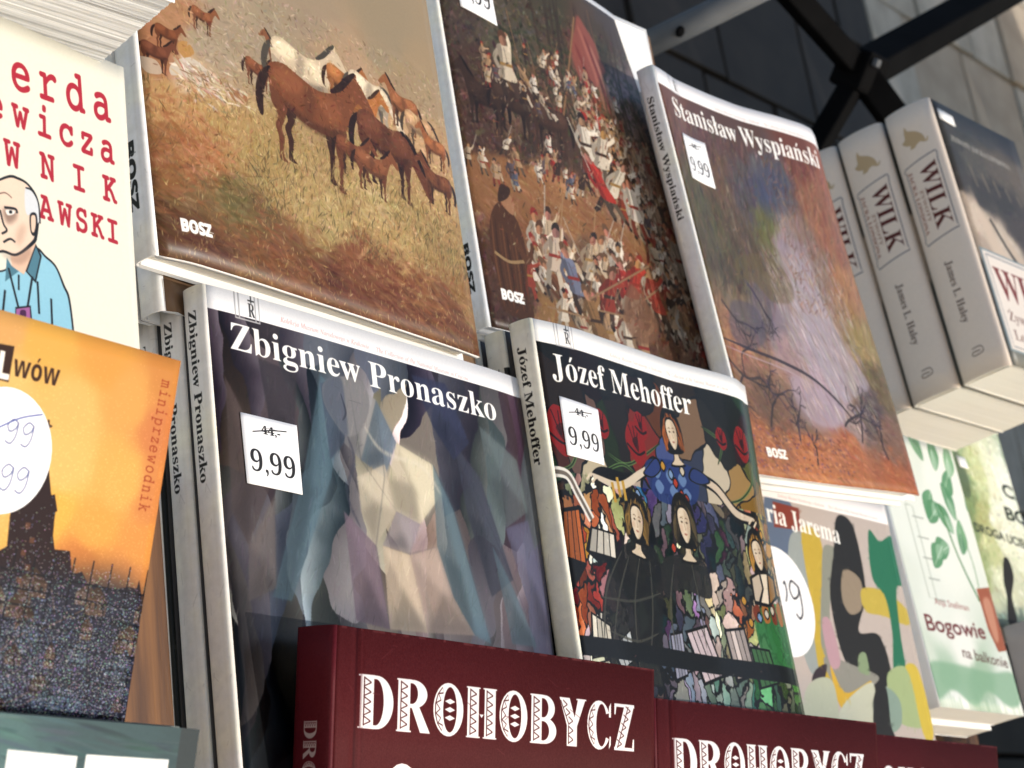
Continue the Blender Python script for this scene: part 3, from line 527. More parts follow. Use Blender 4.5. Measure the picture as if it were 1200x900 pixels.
    for (u, v), a_, l_ in zip([(-0.0239,0.711),(-0.0203,0.8316),(0.1544,0.8786),(0.3082,0.9089),(0.6968,0.8825),(0.843,0.9169),(0.2536,0.5129),(0.0517,0.5795),(0.6122,0.8449),(0.3796,0.9562)], (.3, -.8, -.9, -1.3, -1.2, -1.6, 1.0, .5, -.4, -1.4), (.20, .12, .11, .09, .10, .09, .12, .12, .12, .07)): twig(u, v, a_, l_, .009, 3)
    c.line([(-0.0052,0.6786),(0.1481,0.6897),(0.3358,0.705),(0.4987,0.7328),(0.6236,0.7874),(0.6933,0.839)], .012, (54, 44, 50), .8, taper=True); c.line([(-0.0152,0.6959),(0.1605,0.7093),(0.3486,0.7251),(0.4868,0.7512)], .006, (190, 170, 180), .6, taper=True)
    for k in range(170):
        u, v = rg.choice([(0.1291,0.8805),(0.843,0.9169),(0.5776,0.9761),(0.0691,0.7428),(0.1373,0.7879),(0.7908,0.7873),(0.8486,0.8275),(0.3108,0.8254)]); u += rg.gauss(0, .06); v += rg.gauss(0, .03); a_ = rg.uniform(-2.6, -.4); l = .02 + rg.random() * .035
        c.line([(u, v), (u + math.cos(a_) * l, v + math.sin(a_) * l)], .005, rg.choice([(54, 44, 44), (78, 60, 46), (66, 54, 96), (104, 84, 44)]), .75, taper=True)
    c.strokes(500, .008, .003, .4, .5, 14, .8, (0, .88, .6, .98), 35, cols=[(196, 120, 70), (150, 84, 50), (120, 84, 110), (204, 140, 92)])
    b = .046; n = int(b * c.h); c.a[:n] = (250, 246, 246)
    for k in range(3): c.a[n - 2 + k] = c.a[n + 2]
    crest(c, .12, .021, .028); museum_line(c, (.36, .039), (.93, .039))
    c.text('Stanisław Wyspiański', (.075, .112), (.935, .114), .062, (248, 246, 242)); c.text('BOSZ', (.09, .952), (.205, .952), .026, (246, 244, 238), font='sans', off=.04); c.grain(3, 2); return c
# --- faceted painting album
S_PRON = (((0.599, 0.511, 1.1405),(0.9998, -0.0042, -0.0182),(0.017, 0.6015, 0.7987)),0.22,0.268,0.0125)
def art_facets():
    c = Cv(S_PRON[1], S_PRON[2], 3900)
    c.field([(0.0562,0.0878,56,52,58),(0.1179,0.1503,66,60,66),(0.0374,0.234,66,48,48),(0.096,0.3106,74,56,58),(0.0347,0.428,90,84,82),(0.1592,0.3592,60,56,58),(0.1428,0.4721,70,72,84),(0.2551,0.2029,76,96,106),(0.199,0.4111,82,118,142),(0.2345,0.4916,76,98,116),(0.2917,0.286,62,64,78),(0.3634,0.1573,118,118,126),(0.4236,0.11,104,108,120),(0.4439,0.1453,66,72,92),(0.46,0.2042,112,112,120),(0.5091,0.2587,186,176,156),(0.4407,0.3122,196,182,158),(0.6018,0.2471,190,176,154),(0.5413,0.3458,176,160,150),(0.385,0.3334,146,136,136),(0.4697,0.4421,150,130,124),(0.5851,0.4015,166,146,136),(0.6292,0.4575,160,140,130),(0.745,0.4475,96,86,106),(0.6353,0.1487,52,52,72),(0.7925,0.0936,66,58,62),(0.9476,0.0874,78,58,74),(0.7638,0.2268,58,66,72),(0.8412,0.2814,62,62,78),(0.9196,0.2072,80,90,96),(0.7658,0.3528,86,120,136),(0.9045,0.4021,84,84,110),(0.9758,0.491,98,92,118),(0.8279,0.4713,108,92,92),(0.4533,0.5305,128,108,104),(0.0711,0.4923,74,74,76),(0.0357,0.5884,50,48,50),(0.0885,0.69,16,16,18),(0.2809,0.6535,30,28,32)], warp=.05, seed=41)
    mosaic(c, .15, 5, .42, 1.9, lead=0, jitter=9, warp=.55, ang=.10, shade=44, box=(0, .04, 1, .92))
    fc = c.a.copy()
    for k in range(1): fc = (fc + np.roll(fc, 1, 0) + np.roll(fc, -1, 0) + np.roll(fc, 1, 1) + np.roll(fc, -1, 1)) / 5
    c.a = fc
    rgp = random.Random(12)
    for L, col, al in (([(0.3001,0.1066),(0.366,0.1417),(0.3044,0.2844),(0.1613,0.5048),(0.1107,0.5023),(0.2214,0.2948)], (86, 112, 126), 0.5),([(0.3858,0.1005),(0.4686,0.1262),(0.4007,0.2424),(0.3532,0.2189)], (150, 148, 150), 0.6),([(0.2977,0.1221),(0.3858,0.1005),(0.3532,0.2189),(0.3067,0.2548)], (74, 84, 104), 0.6),([(0.4686,0.1262),(0.5207,0.1959),(0.4706,0.2636),(0.4007,0.2424)], (96, 112, 130), 0.6),([(0.3823,0.2746),(0.4749,0.2403),(0.4976,0.3206),(0.422,0.3882),(0.385,0.3334)], (190, 178, 158), 0.6),([(0.5207,0.1959),(0.6354,0.2195),(0.656,0.2715),(0.5707,0.335),(0.4976,0.3206),(0.4816,0.2622)], (206, 194, 168), 0.7),([(0.4976,0.3206),(0.5707,0.335),(0.527,0.3923),(0.4432,0.386)], (150, 140, 146), 0.6),([(0.527,0.3923),(0.6367,0.3661),(0.6577,0.455),(0.7181,0.518),(0.5606,0.5253)], (172, 152, 140), 0.65),([(0.4432,0.386),(0.527,0.3923),(0.5606,0.5253),(0.4407,0.5285)], (190, 172, 150), 0.65),([(0.3331,0.3394),(0.422,0.3882),(0.4407,0.5285),(0.34,0.5221)], (116, 98, 112), 0.6),([(0.6354,0.2195),(0.6904,0.2986),(0.7705,0.5293),(0.7181,0.518),(0.6577,0.455),(0.6196,0.3678)], (92, 118, 130), 0.5),([(0.7174,0.169),(0.7943,0.2229),(0.8733,0.405),(0.7897,0.4436),(0.7348,0.2935)], (58, 60, 74), 0.6),([(0.8162,0.1229),(0.9437,0.1712),(0.9615,0.2676),(0.8648,0.3107),(0.8251,0.2191)], (98, 110, 112), 0.55),([(0.8648,0.3107),(0.9575,0.2844),(1.0103,0.5043),(0.9422,0.5014)], (92, 92, 118), 0.5),([(0.8112,0.3481),(0.8696,0.4211),(0.9371,0.5221),(0.8455,0.5239)], (84, 106, 118), 0.5),([(0.1241,0.1055),(0.2311,0.1176),(0.1919,0.2985),(0.147,0.2471)], (54, 48, 54), 0.6),([(0.0299,0.1499),(0.1039,0.253),(0.1387,0.3052),(0.0575,0.4257),(0.0237,0.3747)], (86, 72, 70), 0.55),([(0.0575,0.4257),(0.1394,0.3334),(0.122,0.4877),(0.0456,0.5146)], (104, 94, 90), 0.5),([(0.5963,0.0592),(0.7114,0.057),(0.7719,0.1615),(0.7106,0.2018),(0.65,0.1466)], (46, 50, 78), 0.6)):
        c.poly(L, col, min(1, al * 1.25), soft=1, smooth=False)
        L2 = L[:max(3, len(L) // 2 + 1)]; ctr = np.mean([p[:2] for p in L], 0); c.poly([tuple(p) for p in L2] + [tuple(ctr)], tuple(min(255, x * 1.22 + 8) for x in col), .45, soft=7, smooth=False)
        L3 = L[-max(2, len(L) // 2):]; c.poly([tuple(p) for p in L3] + [tuple(ctr), tuple(ctr + .01)], tuple(x * .66 for x in col), .5, soft=7, smooth=False)
    c.poly([(0.3138,0.1165),(0.384,0.0962),(0.4353,0.1035),(0.4445,0.1422),(0.4101,0.1884),(0.3657,0.2052),(0.3284,0.1835),(0.3032,0.1513)], (138, 136, 138), .95, soft=1); c.poly([(0.3138,0.1165),(0.3621,0.1028),(0.3687,0.1565),(0.3657,0.2052),(0.3284,0.1835),(0.3032,0.1513)], (92, 100, 116), .85, soft=2); c.line([(0.3575,0.1309),(0.3677,0.1627),(0.3545,0.1797)], .006, (60, 62, 76), .8, taper=True); c.line([(0.3819,0.1393),(0.4184,0.1399)], .006, (60, 62, 76), .7, taper=True)
    c.line([(0.3657,0.2052),(0.3796,0.2452),(0.3484,0.3083),(0.3799,0.3633)], .010, (70, 70, 84), .6, taper=True, soft=1); c.line([(0.4222,0.1791),(0.4736,0.2176),(0.597,0.2291),(0.6502,0.2722)], .010, (226, 216, 196), .55, taper=True, soft=2)
    for L in ([(0.3001,0.1066),(0.2214,0.2948),(0.1107,0.5023)],[(0.5207,0.1959),(0.6354,0.2195),(0.6904,0.2986),(0.7705,0.5293)],[(0.4432,0.386),(0.527,0.3923),(0.6367,0.3661)],[(0.3858,0.1005),(0.4007,0.2424),(0.4976,0.3206)],[(0.7174,0.169),(0.8733,0.405),(0.9371,0.5221)],[(0.1241,0.1055),(0.147,0.2471),(0.122,0.4877)],[(0.4686,0.1262),(0.4706,0.2636),(0.422,0.3882),(0.4407,0.5285)]): c.line(L, .004, (36, 42, 56), .22, taper=True, soft=1, smooth=False)
    c.strokes(3600, .016, .0022, -1.3, .25, 13, .34, (0, .04, 1, .93), 43); c.strokes(3000, .008, .0018, -.3, .9, 10, .30, (0, .04, 1, .93), 44)
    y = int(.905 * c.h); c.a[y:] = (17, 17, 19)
    n = int(.041 * c.h); c.a[:n] = (250, 249, 250)
    crest(c, .105, .020, .030); museum_line(c, *[(0.1972,0.0305),(0.7984,0.0384)])
    c.text('Zbigniew Pronaszko', *[(0.0521,0.1015),(0.8847,0.1032)], .056, (250, 250, 248)); c.grain(3, 2); return c
# --- stained glass album
S_MEH = (((0.8305, 0.5198, 1.1656),(0.9991, 0.0427, -0.0057),(-0.0209, 0.5962, 0.8026)),0.222,0.268,0.014)
def art_glass():
    c = Cv(S_MEH[1], S_MEH[2], 3900)
    c.field([(0.033,0.0759,26,26,24),(0.2492,0.0629,26,26,24),(0.4752,0.0681,26,28,24),(0.6302,0.0849,28,30,26),(0.8003,0.0824,26,28,24),(0.8764,0.1115,40,20,20),(0.9399,0.065,28,50,30),(0.9611,0.1791,26,70,36),(0.7247,0.167,28,30,26),(0.2962,0.1451,28,28,26),(0.0387,0.2275,70,22,20),(0.0055,0.2811,34,60,30),(0.1822,0.2708,36,44,28),(0.3574,0.2084,120,34,30),(0.2483,0.2896,204,192,172),(0.1394,0.2939,190,176,154),(0.5522,0.1645,212,196,176),(0.5103,0.1367,96,52,26),(0.6159,0.1239,90,50,28),(0.4838,0.2659,54,76,140),(0.4065,0.2649,40,60,120),(0.5666,0.2575,60,80,130),(0.3005,0.3533,120,86,44),(0.2725,0.3814,210,194,174),(0.3223,0.4199,26,26,26),(0.1514,0.3666,176,90,46),(0.0663,0.4153,176,88,36),(0.0095,0.3793,40,24,22),(0.1294,0.4349,196,190,180),(0.5517,0.3523,218,204,184),(0.4651,0.4262,34,32,30),(0.6088,0.3077,60,60,90),(0.6913,0.2541,198,178,156),(0.772,0.2647,190,168,146),(0.6798,0.392,44,46,40),(0.7823,0.3472,50,60,60),(0.8886,0.3007,140,104,40),(0.8763,0.3953,212,196,176),(0.9725,0.3692,170,120,40),(0.8914,0.4867,196,178,164),(0.8403,0.4716,188,178,150),(0.7811,0.4572,60,64,50),(0.2532,0.4924,32,30,28),(0.1908,0.4634,30,28,26),(0.1574,0.5642,168,162,158),(0.0733,0.6088,196,192,178),(0.0672,0.5209,126,44,24),(0.0516,0.57,150,60,30),(0.3167,0.5218,28,28,26),(0.3937,0.5171,38,40,36),(0.5402,0.5429,150,142,160),(0.4597,0.5474,60,64,80),(0.5952,0.6095,186,176,180),(0.6651,0.536,180,170,150),(0.7511,0.5312,176,110,60),(0.4215,0.6509,136,136,150),(0.8689,0.5612,46,120,58),(0.9213,0.5951,40,110,54),(0.943,0.6488,70,100,56),(0.8051,0.6092,188,170,160),(0.1169,0.6866,146,138,104),(0.2695,0.6568,40,40,36),(0.6506,0.6767,112,134,120),(0.9459,0.694,84,112,66),(0.8227,0.671,60,110,60),(0.287,0.6067,50,56,50)], warp=.015, seed=51, p=3.2)
    fld = c.a.copy()
    mosaic(c, .034, 9, .85, 1.8, lead=.10, jitter=28, warp=1.3, ang=.2, shade=16, box=(0, .30, 1, 1))
    mosaic(c, .11, 12, 1.0, 1.3, lead=.03, jitter=7, warp=.8, box=(0, .04, 1, .30), leadcol=(20, 20, 18))
    c.strokes(1500, .010, .003, -1.2, .8, 22, .4, (0, .3, 1, 1), 55)
    # vines and poppies in the dark upper part
    for L in ([(0.0263,0.2122),(0.0967,0.2293),(0.0662,0.283),(-0.0075,0.3023)],[(0.2094,0.2422),(0.2953,0.2589),(0.3874,0.2315),(0.4778,0.1948)],[(0.8817,0.1205),(0.9446,0.1423),(0.9304,0.2208),(0.8455,0.2765),(0.7429,0.2953)],[(1.019,0.0946),(1.0235,0.1725),(0.9515,0.257)],[(0.176,0.2901),(0.2762,0.2609),(0.335,0.2739)],[(0.6955,0.133),(0.7783,0.161),(0.7502,0.211)]): c.line(L, .010, (96, 132, 74), .9, taper=True); c.line(L, .004, (30, 40, 26), .9)
    for (u, v), r in zip([(0.0413,0.2188),(0.3574,0.2084),(0.8866,0.1526),(0.2092,0.1871),(0.7821,0.1511),(0.3938,0.1687)], (.05, .045, .04, .03, .025, .03)):
        c.poly([(u - r, v), (u - r * .3, v - r), (u + r * .8, v - r * .6), (u + r, v + r * .5), (u, v + r)], (140, 28, 26)); c.poly([(u - r * .3, v - r * .1), (u + r * .3, v - r * .3), (u + r * .2, v + r * .4)], (60, 16, 16), .8); [c.line([(u, v + r * .2), (u + q * r * .5, v - r * .8)], .004, (40, 12, 12), .8) for q in (-1, 0, 1)]; c.line([(u - r * .9, v + r * .1), (u + r * .1, v + r * .5), (u + r * .9, v + r * .3)], .006, (18, 14, 12), .9)
    c.poly([(0.1372,0.3008),(0.2413,0.3109),(0.3835,0.276),(0.4531,0.2423),(0.4273,0.2272),(0.3272,0.2747),(0.1805,0.2761)], (16, 14, 12)); c.line([(0.1249,0.2954),(0.25,0.3066),(0.3584,0.2715),(0.447,0.2376)], .021, (210, 196, 176), taper=True)
    c.line([(0.6201,0.2448),(0.7211,0.2641),(0.805,0.3119),(0.899,0.3186)], .034, (16, 14, 12)); c.line([(0.6201,0.2448),(0.7211,0.2641),(0.805,0.3119),(0.899,0.3186)], .022, (206, 188, 166), taper=True)
    c.poly([(0.4001,0.239),(0.6258,0.2296),(0.6131,0.3073),(0.4271,0.3157)], (34, 54, 116), .85)
    for (u, v) in [(0.4404,0.2561),(0.5057,0.2601),(0.5652,0.2613),(0.4448,0.2875),(0.5141,0.2914),(0.5779,0.2925)]: c.poly([(u - .02, v), (u, v - .014), (u + .022, v), (u, v + .016)], (104, 134, 180), .9)
    c.poly([(0.2243,0.4275),(0.3859,0.4321),(0.3535,0.5868),(0.258,0.6898),(0.0915,0.6795),(0.1112,0.5343)], (26, 25, 23), .85); c.poly([(0.4141,0.4386),(0.6012,0.4248),(0.6201,0.5033),(0.4792,0.4946),(0.3937,0.5171)], (36, 35, 33), .9)
    c.poly([(0.8247,0.5199),(0.9928,0.503),(0.9969,0.6194),(0.8448,0.6703),(0.8089,0.6001)], (48, 116, 60), .85)
    for i in range(5): (u, v) = [(0.8085,0.5172)][0]; c.poly([(u + .045 * i, v - .004 * i), (u + .045 * i + .03, v - .012 - .004 * i), (u + .045 * i + .036, v + .02), (u + .045 * i + .008, v + .026)], (168, 104, 44) if i % 2 else (120, 50, 24))
    for L, cc in (([(0.1044,0.4039),(0.1942,0.4098),(0.1863,0.4554),(0.1185,0.4686),(0.0769,0.4472)], (206, 200, 188)), ([(0.0585,0.5696),(0.1207,0.5904),(0.1188,0.6387),(0.0397,0.6499)], (214, 208, 192)), ([(0.1215,0.6305),(0.2042,0.5943),(0.208,0.6462),(0.1429,0.6713)], (190, 196, 200)), ([(0.4694,0.5845),(0.5711,0.5673),(0.6159,0.6606),(0.5114,0.6814)], (196, 180, 186)), ([(0.6593,0.5716),(0.7465,0.5637),(0.7601,0.6554),(0.6703,0.6691)], (204, 190, 186)), ([(0.389,0.5935),(0.4456,0.5857),(0.4387,0.667),(0.3807,0.6791)], (166, 168, 190)), ([(0.0095,0.3793),(0.0664,0.3709),(0.0619,0.4727),(-0.0018,0.5253),(-0.0159,0.4623)], (180, 96, 44)), ([(0.021,0.6664),(0.0994,0.6554),(0.1212,0.6944),(0.0409,0.7095)], (206, 200, 180)), ([(0.2164,0.6426),(0.3098,0.647),(0.3145,0.6961),(0.2214,0.691)], (44, 44, 40)), ([(0.765,0.602),(0.8503,0.6055),(0.8671,0.6695),(0.7743,0.6832)], (70, 116, 70))):
        ctr = np.mean([p[:2] for p in L], 0); n_ = len(L); c.poly([tuple(ctr + (np.array(p) - ctr) * 1.12) for p in L], (16, 14, 12), smooth=False)
        cuts = 4
        for q in range(cuts):   # split the patch into slanted shards of glass
            f0, f1 = q / cuts + .02, (q + 1) / cuts - .02; lf = lambda f, e: tuple(np.array(L[0][:2]) * (1 - f) * (1 - e) + np.array(L[1][:2]) * f * (1 - e) + np.array(L[-1][:2]) * (1 - f) * e + np.array(L[2][:2]) * f * e)
            v_ = random.uniform(.78, 1.08); c.poly([lf(f0, 0), lf(f1, .0), lf(min(1, f1 + .06), 1), lf(f0 + .05, 1)], tuple(min(255, x * v_) for x in cc), smooth=False)
    # folds of dark robes and bright jewels
    for L in ([(0.252,0.4422),(0.1757,0.5304),(0.1215,0.6305)],[(0.301,0.4385),(0.2433,0.5429),(0.2197,0.6749)],[(0.3439,0.4438),(0.3199,0.5551),(0.2695,0.6568)],[(0.2214,0.4361),(0.1308,0.5169),(0.0916,0.6159)],[(0.4586,0.444),(0.4108,0.5331),(0.4029,0.6181)],[(0.5466,0.4412),(0.5585,0.5158),(0.5542,0.6114)],[(0.097,0.5352),(0.2388,0.5348),(0.3773,0.5096)],[(0.1181,0.5986),(0.2303,0.6126),(0.3371,0.591)]): c.line(L, .007, (74, 74, 66), .75, taper=True)
    rj = random.Random(4)
    for (u, v) in [(0.5111,0.2559),(0.5291,0.2721),(0.4768,0.2416),(0.5721,0.2425),(0.8756,0.5243),(0.8364,0.5338),(0.7875,0.5472),(0.7718,0.5013),(0.8371,0.4901),(0.9107,0.515),(0.8663,0.3551),(0.8986,0.3412),(0.927,0.3483),(0.3319,0.3159),(0.3037,0.3221),(0.2746,0.3317),(0.5744,0.3019),(0.5528,0.2949),(0.528,0.308),(0.574,0.4002),(0.4703,0.4118)]:
        r = .010; c.poly([(u - r * 1.5, v), (u, v - r * 1.3), (u + r * 1.5, v), (u, v + r * 1.3)], (16, 14, 12)); c.poly([(u - r, v), (u, v - r * .9), (u + r, v), (u, v + r * .9)], rj.choice([(190, 140, 50), (120, 150, 190), (176, 60, 40), (200, 190, 170), (80, 140, 100)]))
    def head(p, r, hair, tilt=0):
        k = c.w / c.h; u, v = p; ct, st = math.cos(tilt), math.sin(tilt); X = lambda x, y: (u + (x * ct - y * st) * r, v + (x * st + y * ct) * r * k); rh = random.Random(int(u * 999))
        K = (20, 17, 14); hair = np.array(hair, float)
        c.poly([X(-.30, .8), X(.32, .8), X(.42, 1.7), X(.9, 2.1), X(-.9, 2.1), X(-.42, 1.6)], K); c.poly([X(-.20, .8), X(.24, .8), X(.30, 1.6), X(.7, 1.98), X(-.7, 1.98), X(-.30, 1.6)], (208, 190, 166))
        c.poly([X(-1.2, .9), X(-1.35, -.2), X(-.8, -1.4), X(.1, -1.75), X(.95, -1.3), X(1.3, -.1), X(1.15, 1.0), X(.7, 1.3), X(-.7, 1.3)], K)
        for q in range(17):
            t0 = -math.pi * (.02 + .96 * q / 16) ; a1 = 1.05 + .2 * rh.random(); s_ = X(a1 * math.cos(t0) * .75, -.2 + a1 * math.sin(t0)); m_ = X(1.15 * math.cos(t0) + rh.gauss(0, .05), .1 + .5 * math.sin(t0)); e_ = X(1.05 * (1 if math.cos(t0) > 0 else -1) + rh.gauss(0, .12), .9 + rh.random() * .3)
            c.line([s_, m_, e_], .17 * r, tuple(np.clip(hair * rh.uniform(.6, 1.35), 0, 255)), taper=True)
        F = [X(-.60, -.45), X(-.30, -.85), X(.25, -.85), X(.58, -.45), X(.60, .15), X(.38, .70), X(.05, 1.02), X(-.22, .88), X(-.52, .35)]
        ctr = np.array(X(0, 0)); c.poly([tuple(ctr + (np.array(q) - ctr) * 1.16) for q in F], K); c.poly(F, (216, 200, 176))
        c.poly([X(.10, -.8), X(.58, -.45), X(.60, .15), X(.38, .70), X(.05, 1.02), X(.22, .3)], (190, 168, 142), .7, soft=2)
        c.poly([X(-.5, .1), X(-.25, .05), X(-.2, .4), X(-.42, .4)], (206, 160, 136), .5, soft=2)
        for sx in (-1, 1):
            x0 = .26 * sx + .02; c.line([X(x0 - .17, -.28), X(x0, -.36), X(x0 + .17, -.27)], .05 * r, (96, 66, 50), .85, taper=True); c.poly([X(x0 - .13, -.10), X(x0, -.17), X(x0 + .13, -.09), X(x0, -.04)], (74, 56, 46), .9)
        c.line([X(.04, -.25), X(.02, .1), X(.10, .28), X(-.02, .32)], .05 * r, (150, 118, 96), .8, taper=True); c.poly([X(-.16, .54), X(0, .50), X(.18, .54), X(.02, .63)], (158, 88, 76), .85)
    for p, r, hc in zip([(0.548,0.165),(0.3086,0.3731),(0.542,0.3566),(0.8854,0.3946)], (.040, .042, .046, .040), ((140, 76, 34), (120, 92, 44), (70, 60, 40), (150, 110, 46))): head(p, r, hc, {.040: -.12, .042: .16, .046: .0}[r])
    c.poly([(0.8198,0.4473),(0.8696,0.4328),(0.9246,0.429),(0.9756,0.4367),(0.9746,0.4817),(0.891,0.5088),(0.822,0.5055)], (18, 15, 12), smooth=False)
    for L, cc in (([(0.8317,0.4501),(0.8718,0.4382),(0.8765,0.4693),(0.8467,0.4986),(0.8295,0.4978)], (196, 180, 160)), ([(0.8809,0.4376),(0.9176,0.4351),(0.8987,0.501),(0.8594,0.4997),(0.8856,0.4687)], (222, 208, 186)), ([(0.926,0.4364),(0.9638,0.4431),(0.9576,0.479),(0.9087,0.4986)], (150, 110, 60))): c.poly(L, cc, smooth=False)
    for L, cc in (([(0.4509,0.2265),(0.395,0.2537),(0.3741,0.2699),(0.4192,0.2724),(0.466,0.2498)], (44, 60, 120)), ([(0.6258,0.2296),(0.6804,0.2386),(0.6992,0.2552),(0.6458,0.2642),(0.6003,0.2541)], (40, 56, 112))): c.poly(L, (16, 14, 12)); c.poly([tuple(np.mean([p[:2] for p in L], 0) * .15 + np.array(p) * .85) for p in L], cc)
    for (u, v) in [(0.1321,0.2946),(0.1517,0.2994),(0.8822,0.3163),(0.9067,0.3217)]: c.line([(u, v), (u - .02, v + .014)], .007, (214, 198, 174)); c.line([(u + .006, v + .004), (u - .012, v + .018)], .003, (30, 24, 20))
    c.line([(-0.0351,0.3051),(0.0392,0.3041),(0.0725,0.3406),(0.1098,0.3869)], .026, (226, 222, 214)); c.line([(-0.0351,0.3051),(0.0392,0.3041),(0.0725,0.3406),(0.1098,0.3869)], .010, (120, 110, 100))
    for (u, v) in [(0.2228,0.3229),(0.2488,0.3102),(0.2729,0.3147)]: c.line([(u, v + .02), (u - .004, v - .02)], .012, (190, 150, 60))
    c.strokes(700, .006, .0016, -1, .9, 30, .5, (0, .3, 1, 1), 57)
    yb = [(0.0655,0.633),(0.9661,0.648)]; c.line([(0, yb[0][1] - .004), (1, yb[1][1] + .006)], .044, (20, 20, 20))
    c.strokes(1600, .005, .0015, -1.1, .9, 34, .5, (0, .3, 1, 1), 58)
    n = int(.045 * c.h); c.a[:n] = (249, 247, 244)
    crest(c, .105, .020, .030); museum_line(c, (.30, .036), (.86, .036))
    c.text('Józef Mehoffer', *[(0.0422,0.1139),(0.6656,0.1122)], .060, (250, 250, 246)); c.grain(3, 2); return c
# --- abstract shapes album
S_JAR = (((1.1631, 0.5964, 1.1065),(0.9997, -0.0216, 0.0101),(0.0058, 0.6293, 0.7771)),0.22,0.268,0.0125)
def art_shapes():
    c = Cv(S_JAR[1], S_JAR[2], 3600, (204, 190, 182))
    def P(L, col, al=1): c.poly(L, col, al)
    P([(0.2261,0.0538),(0.3692,0.062),(0.3422,0.1786),(0.2401,0.4078),(0.0852,0.4385)], (106, 122, 150)); P([(0.3291,0.1526),(0.4461,0.1695),(0.4167,0.3972),(0.2891,0.5135),(0.2553,0.3194)], (170, 178, 176))
    c.poly([(0.2634,0.0682),(0.415,0.0712),(0.3975,0.1327),(0.2429,0.138)], (150, 62, 44), smooth=False)
    P([(0.4027,0.1322),(0.5102,0.1408),(0.4758,0.281),(0.4429,0.3733),(0.4559,0.5276),(0.3391,0.5111),(0.3716,0.3111)], (206, 176, 62)); P([(0.5258,0.1626),(0.6174,0.1779),(0.5346,0.2539),(0.4637,0.372),(0.4774,0.4825),(0.3802,0.4435),(0.4657,0.2591)], (158, 160, 146))
    c.poly([(0.6467,0.0719),(0.7379,0.0822),(0.75,0.1903),(0.7244,0.286),(0.6336,0.3841),(0.7598,0.388),(0.784,0.4902),(0.67,0.545),(0.5451,0.5014),(0.4939,0.4372),(0.4965,0.3022),(0.5738,0.1816)], (38, 36, 34))
    P([(0.6185,0.2197),(0.7148,0.2401),(0.688,0.3164),(0.6023,0.3405),(0.5711,0.2969)], (166, 148, 126)); P([(0.714,0.2635),(0.8793,0.2608),(1.0033,0.3046),(0.9824,0.3441),(0.8216,0.3307),(0.7054,0.3244)], (206, 182, 76))
    c.poly([(0.8425,0.0916),(0.9089,0.1146),(1.0091,0.0958),(1.0122,0.2222),(0.9544,0.2457),(0.9138,0.3672),(0.8906,0.4759),(0.8063,0.4891),(0.8563,0.3707),(0.8602,0.2764),(0.7985,0.2242)], (44, 128, 94))
    P([(0.7617,0.4912),(0.9071,0.4658),(0.9513,0.5519),(0.9826,0.62),(0.801,0.6257),(0.7474,0.5825)], (176, 194, 140))
    P([(0.3851,0.4652),(0.5562,0.4786),(0.7007,0.5054),(0.5176,0.5579),(0.4046,0.5299)], (160, 158, 148)); P([(0.4103,0.4858),(0.4241,0.5943),(0.5842,0.5486),(0.6429,0.5148),(0.4689,0.5534)], (220, 176, 52))
    P([(0.4241,0.5943),(0.6406,0.5194),(0.6387,0.5865),(0.5831,0.6765),(0.3574,0.6824)], (206, 208, 186)); P([(0.7097,0.5299),(0.8037,0.5577),(0.7788,0.6264),(0.6843,0.6428)], (150, 174, 160)); P([(0.645,0.5528),(0.7317,0.5289),(0.713,0.6285),(0.7224,0.6728),(0.5937,0.6762)], (36, 34, 32))
    P([(0.8981,0.4616),(0.9844,0.469),(0.9956,0.6381),(0.9215,0.6494),(0.9189,0.507)], (216, 190, 72)); P([(0.3191,0.5012),(0.3899,0.4869),(0.3187,0.5553),(0.2791,0.5355)], (60, 44, 52)); P([(0.2495,0.5475),(0.4046,0.5299),(0.3574,0.6824),(0.1623,0.6875)], (196, 200, 176))
    P([(0.4119,0.3753),(0.4659,0.3674),(0.4765,0.4737),(0.4103,0.4858)], (200, 160, 170)); P([(0.6016,0.4493),(0.6471,0.4424),(0.6412,0.4969),(0.5814,0.4908)], (150, 172, 132))
    c.strokes(1500, .02, .006, -.8, .9, 5, .3, (0, .08, 1, 1), 61)
    n = int(.060 * c.h); c.a[:n] = (250, 244, 242); museum_line(c, (.30, .052), (.93, .052))
    c.text('Maria Jarema', (.08, .118), [(0.6368,0.1482)][0], .062, (250, 248, 244)); c.grain(2, 2); return c
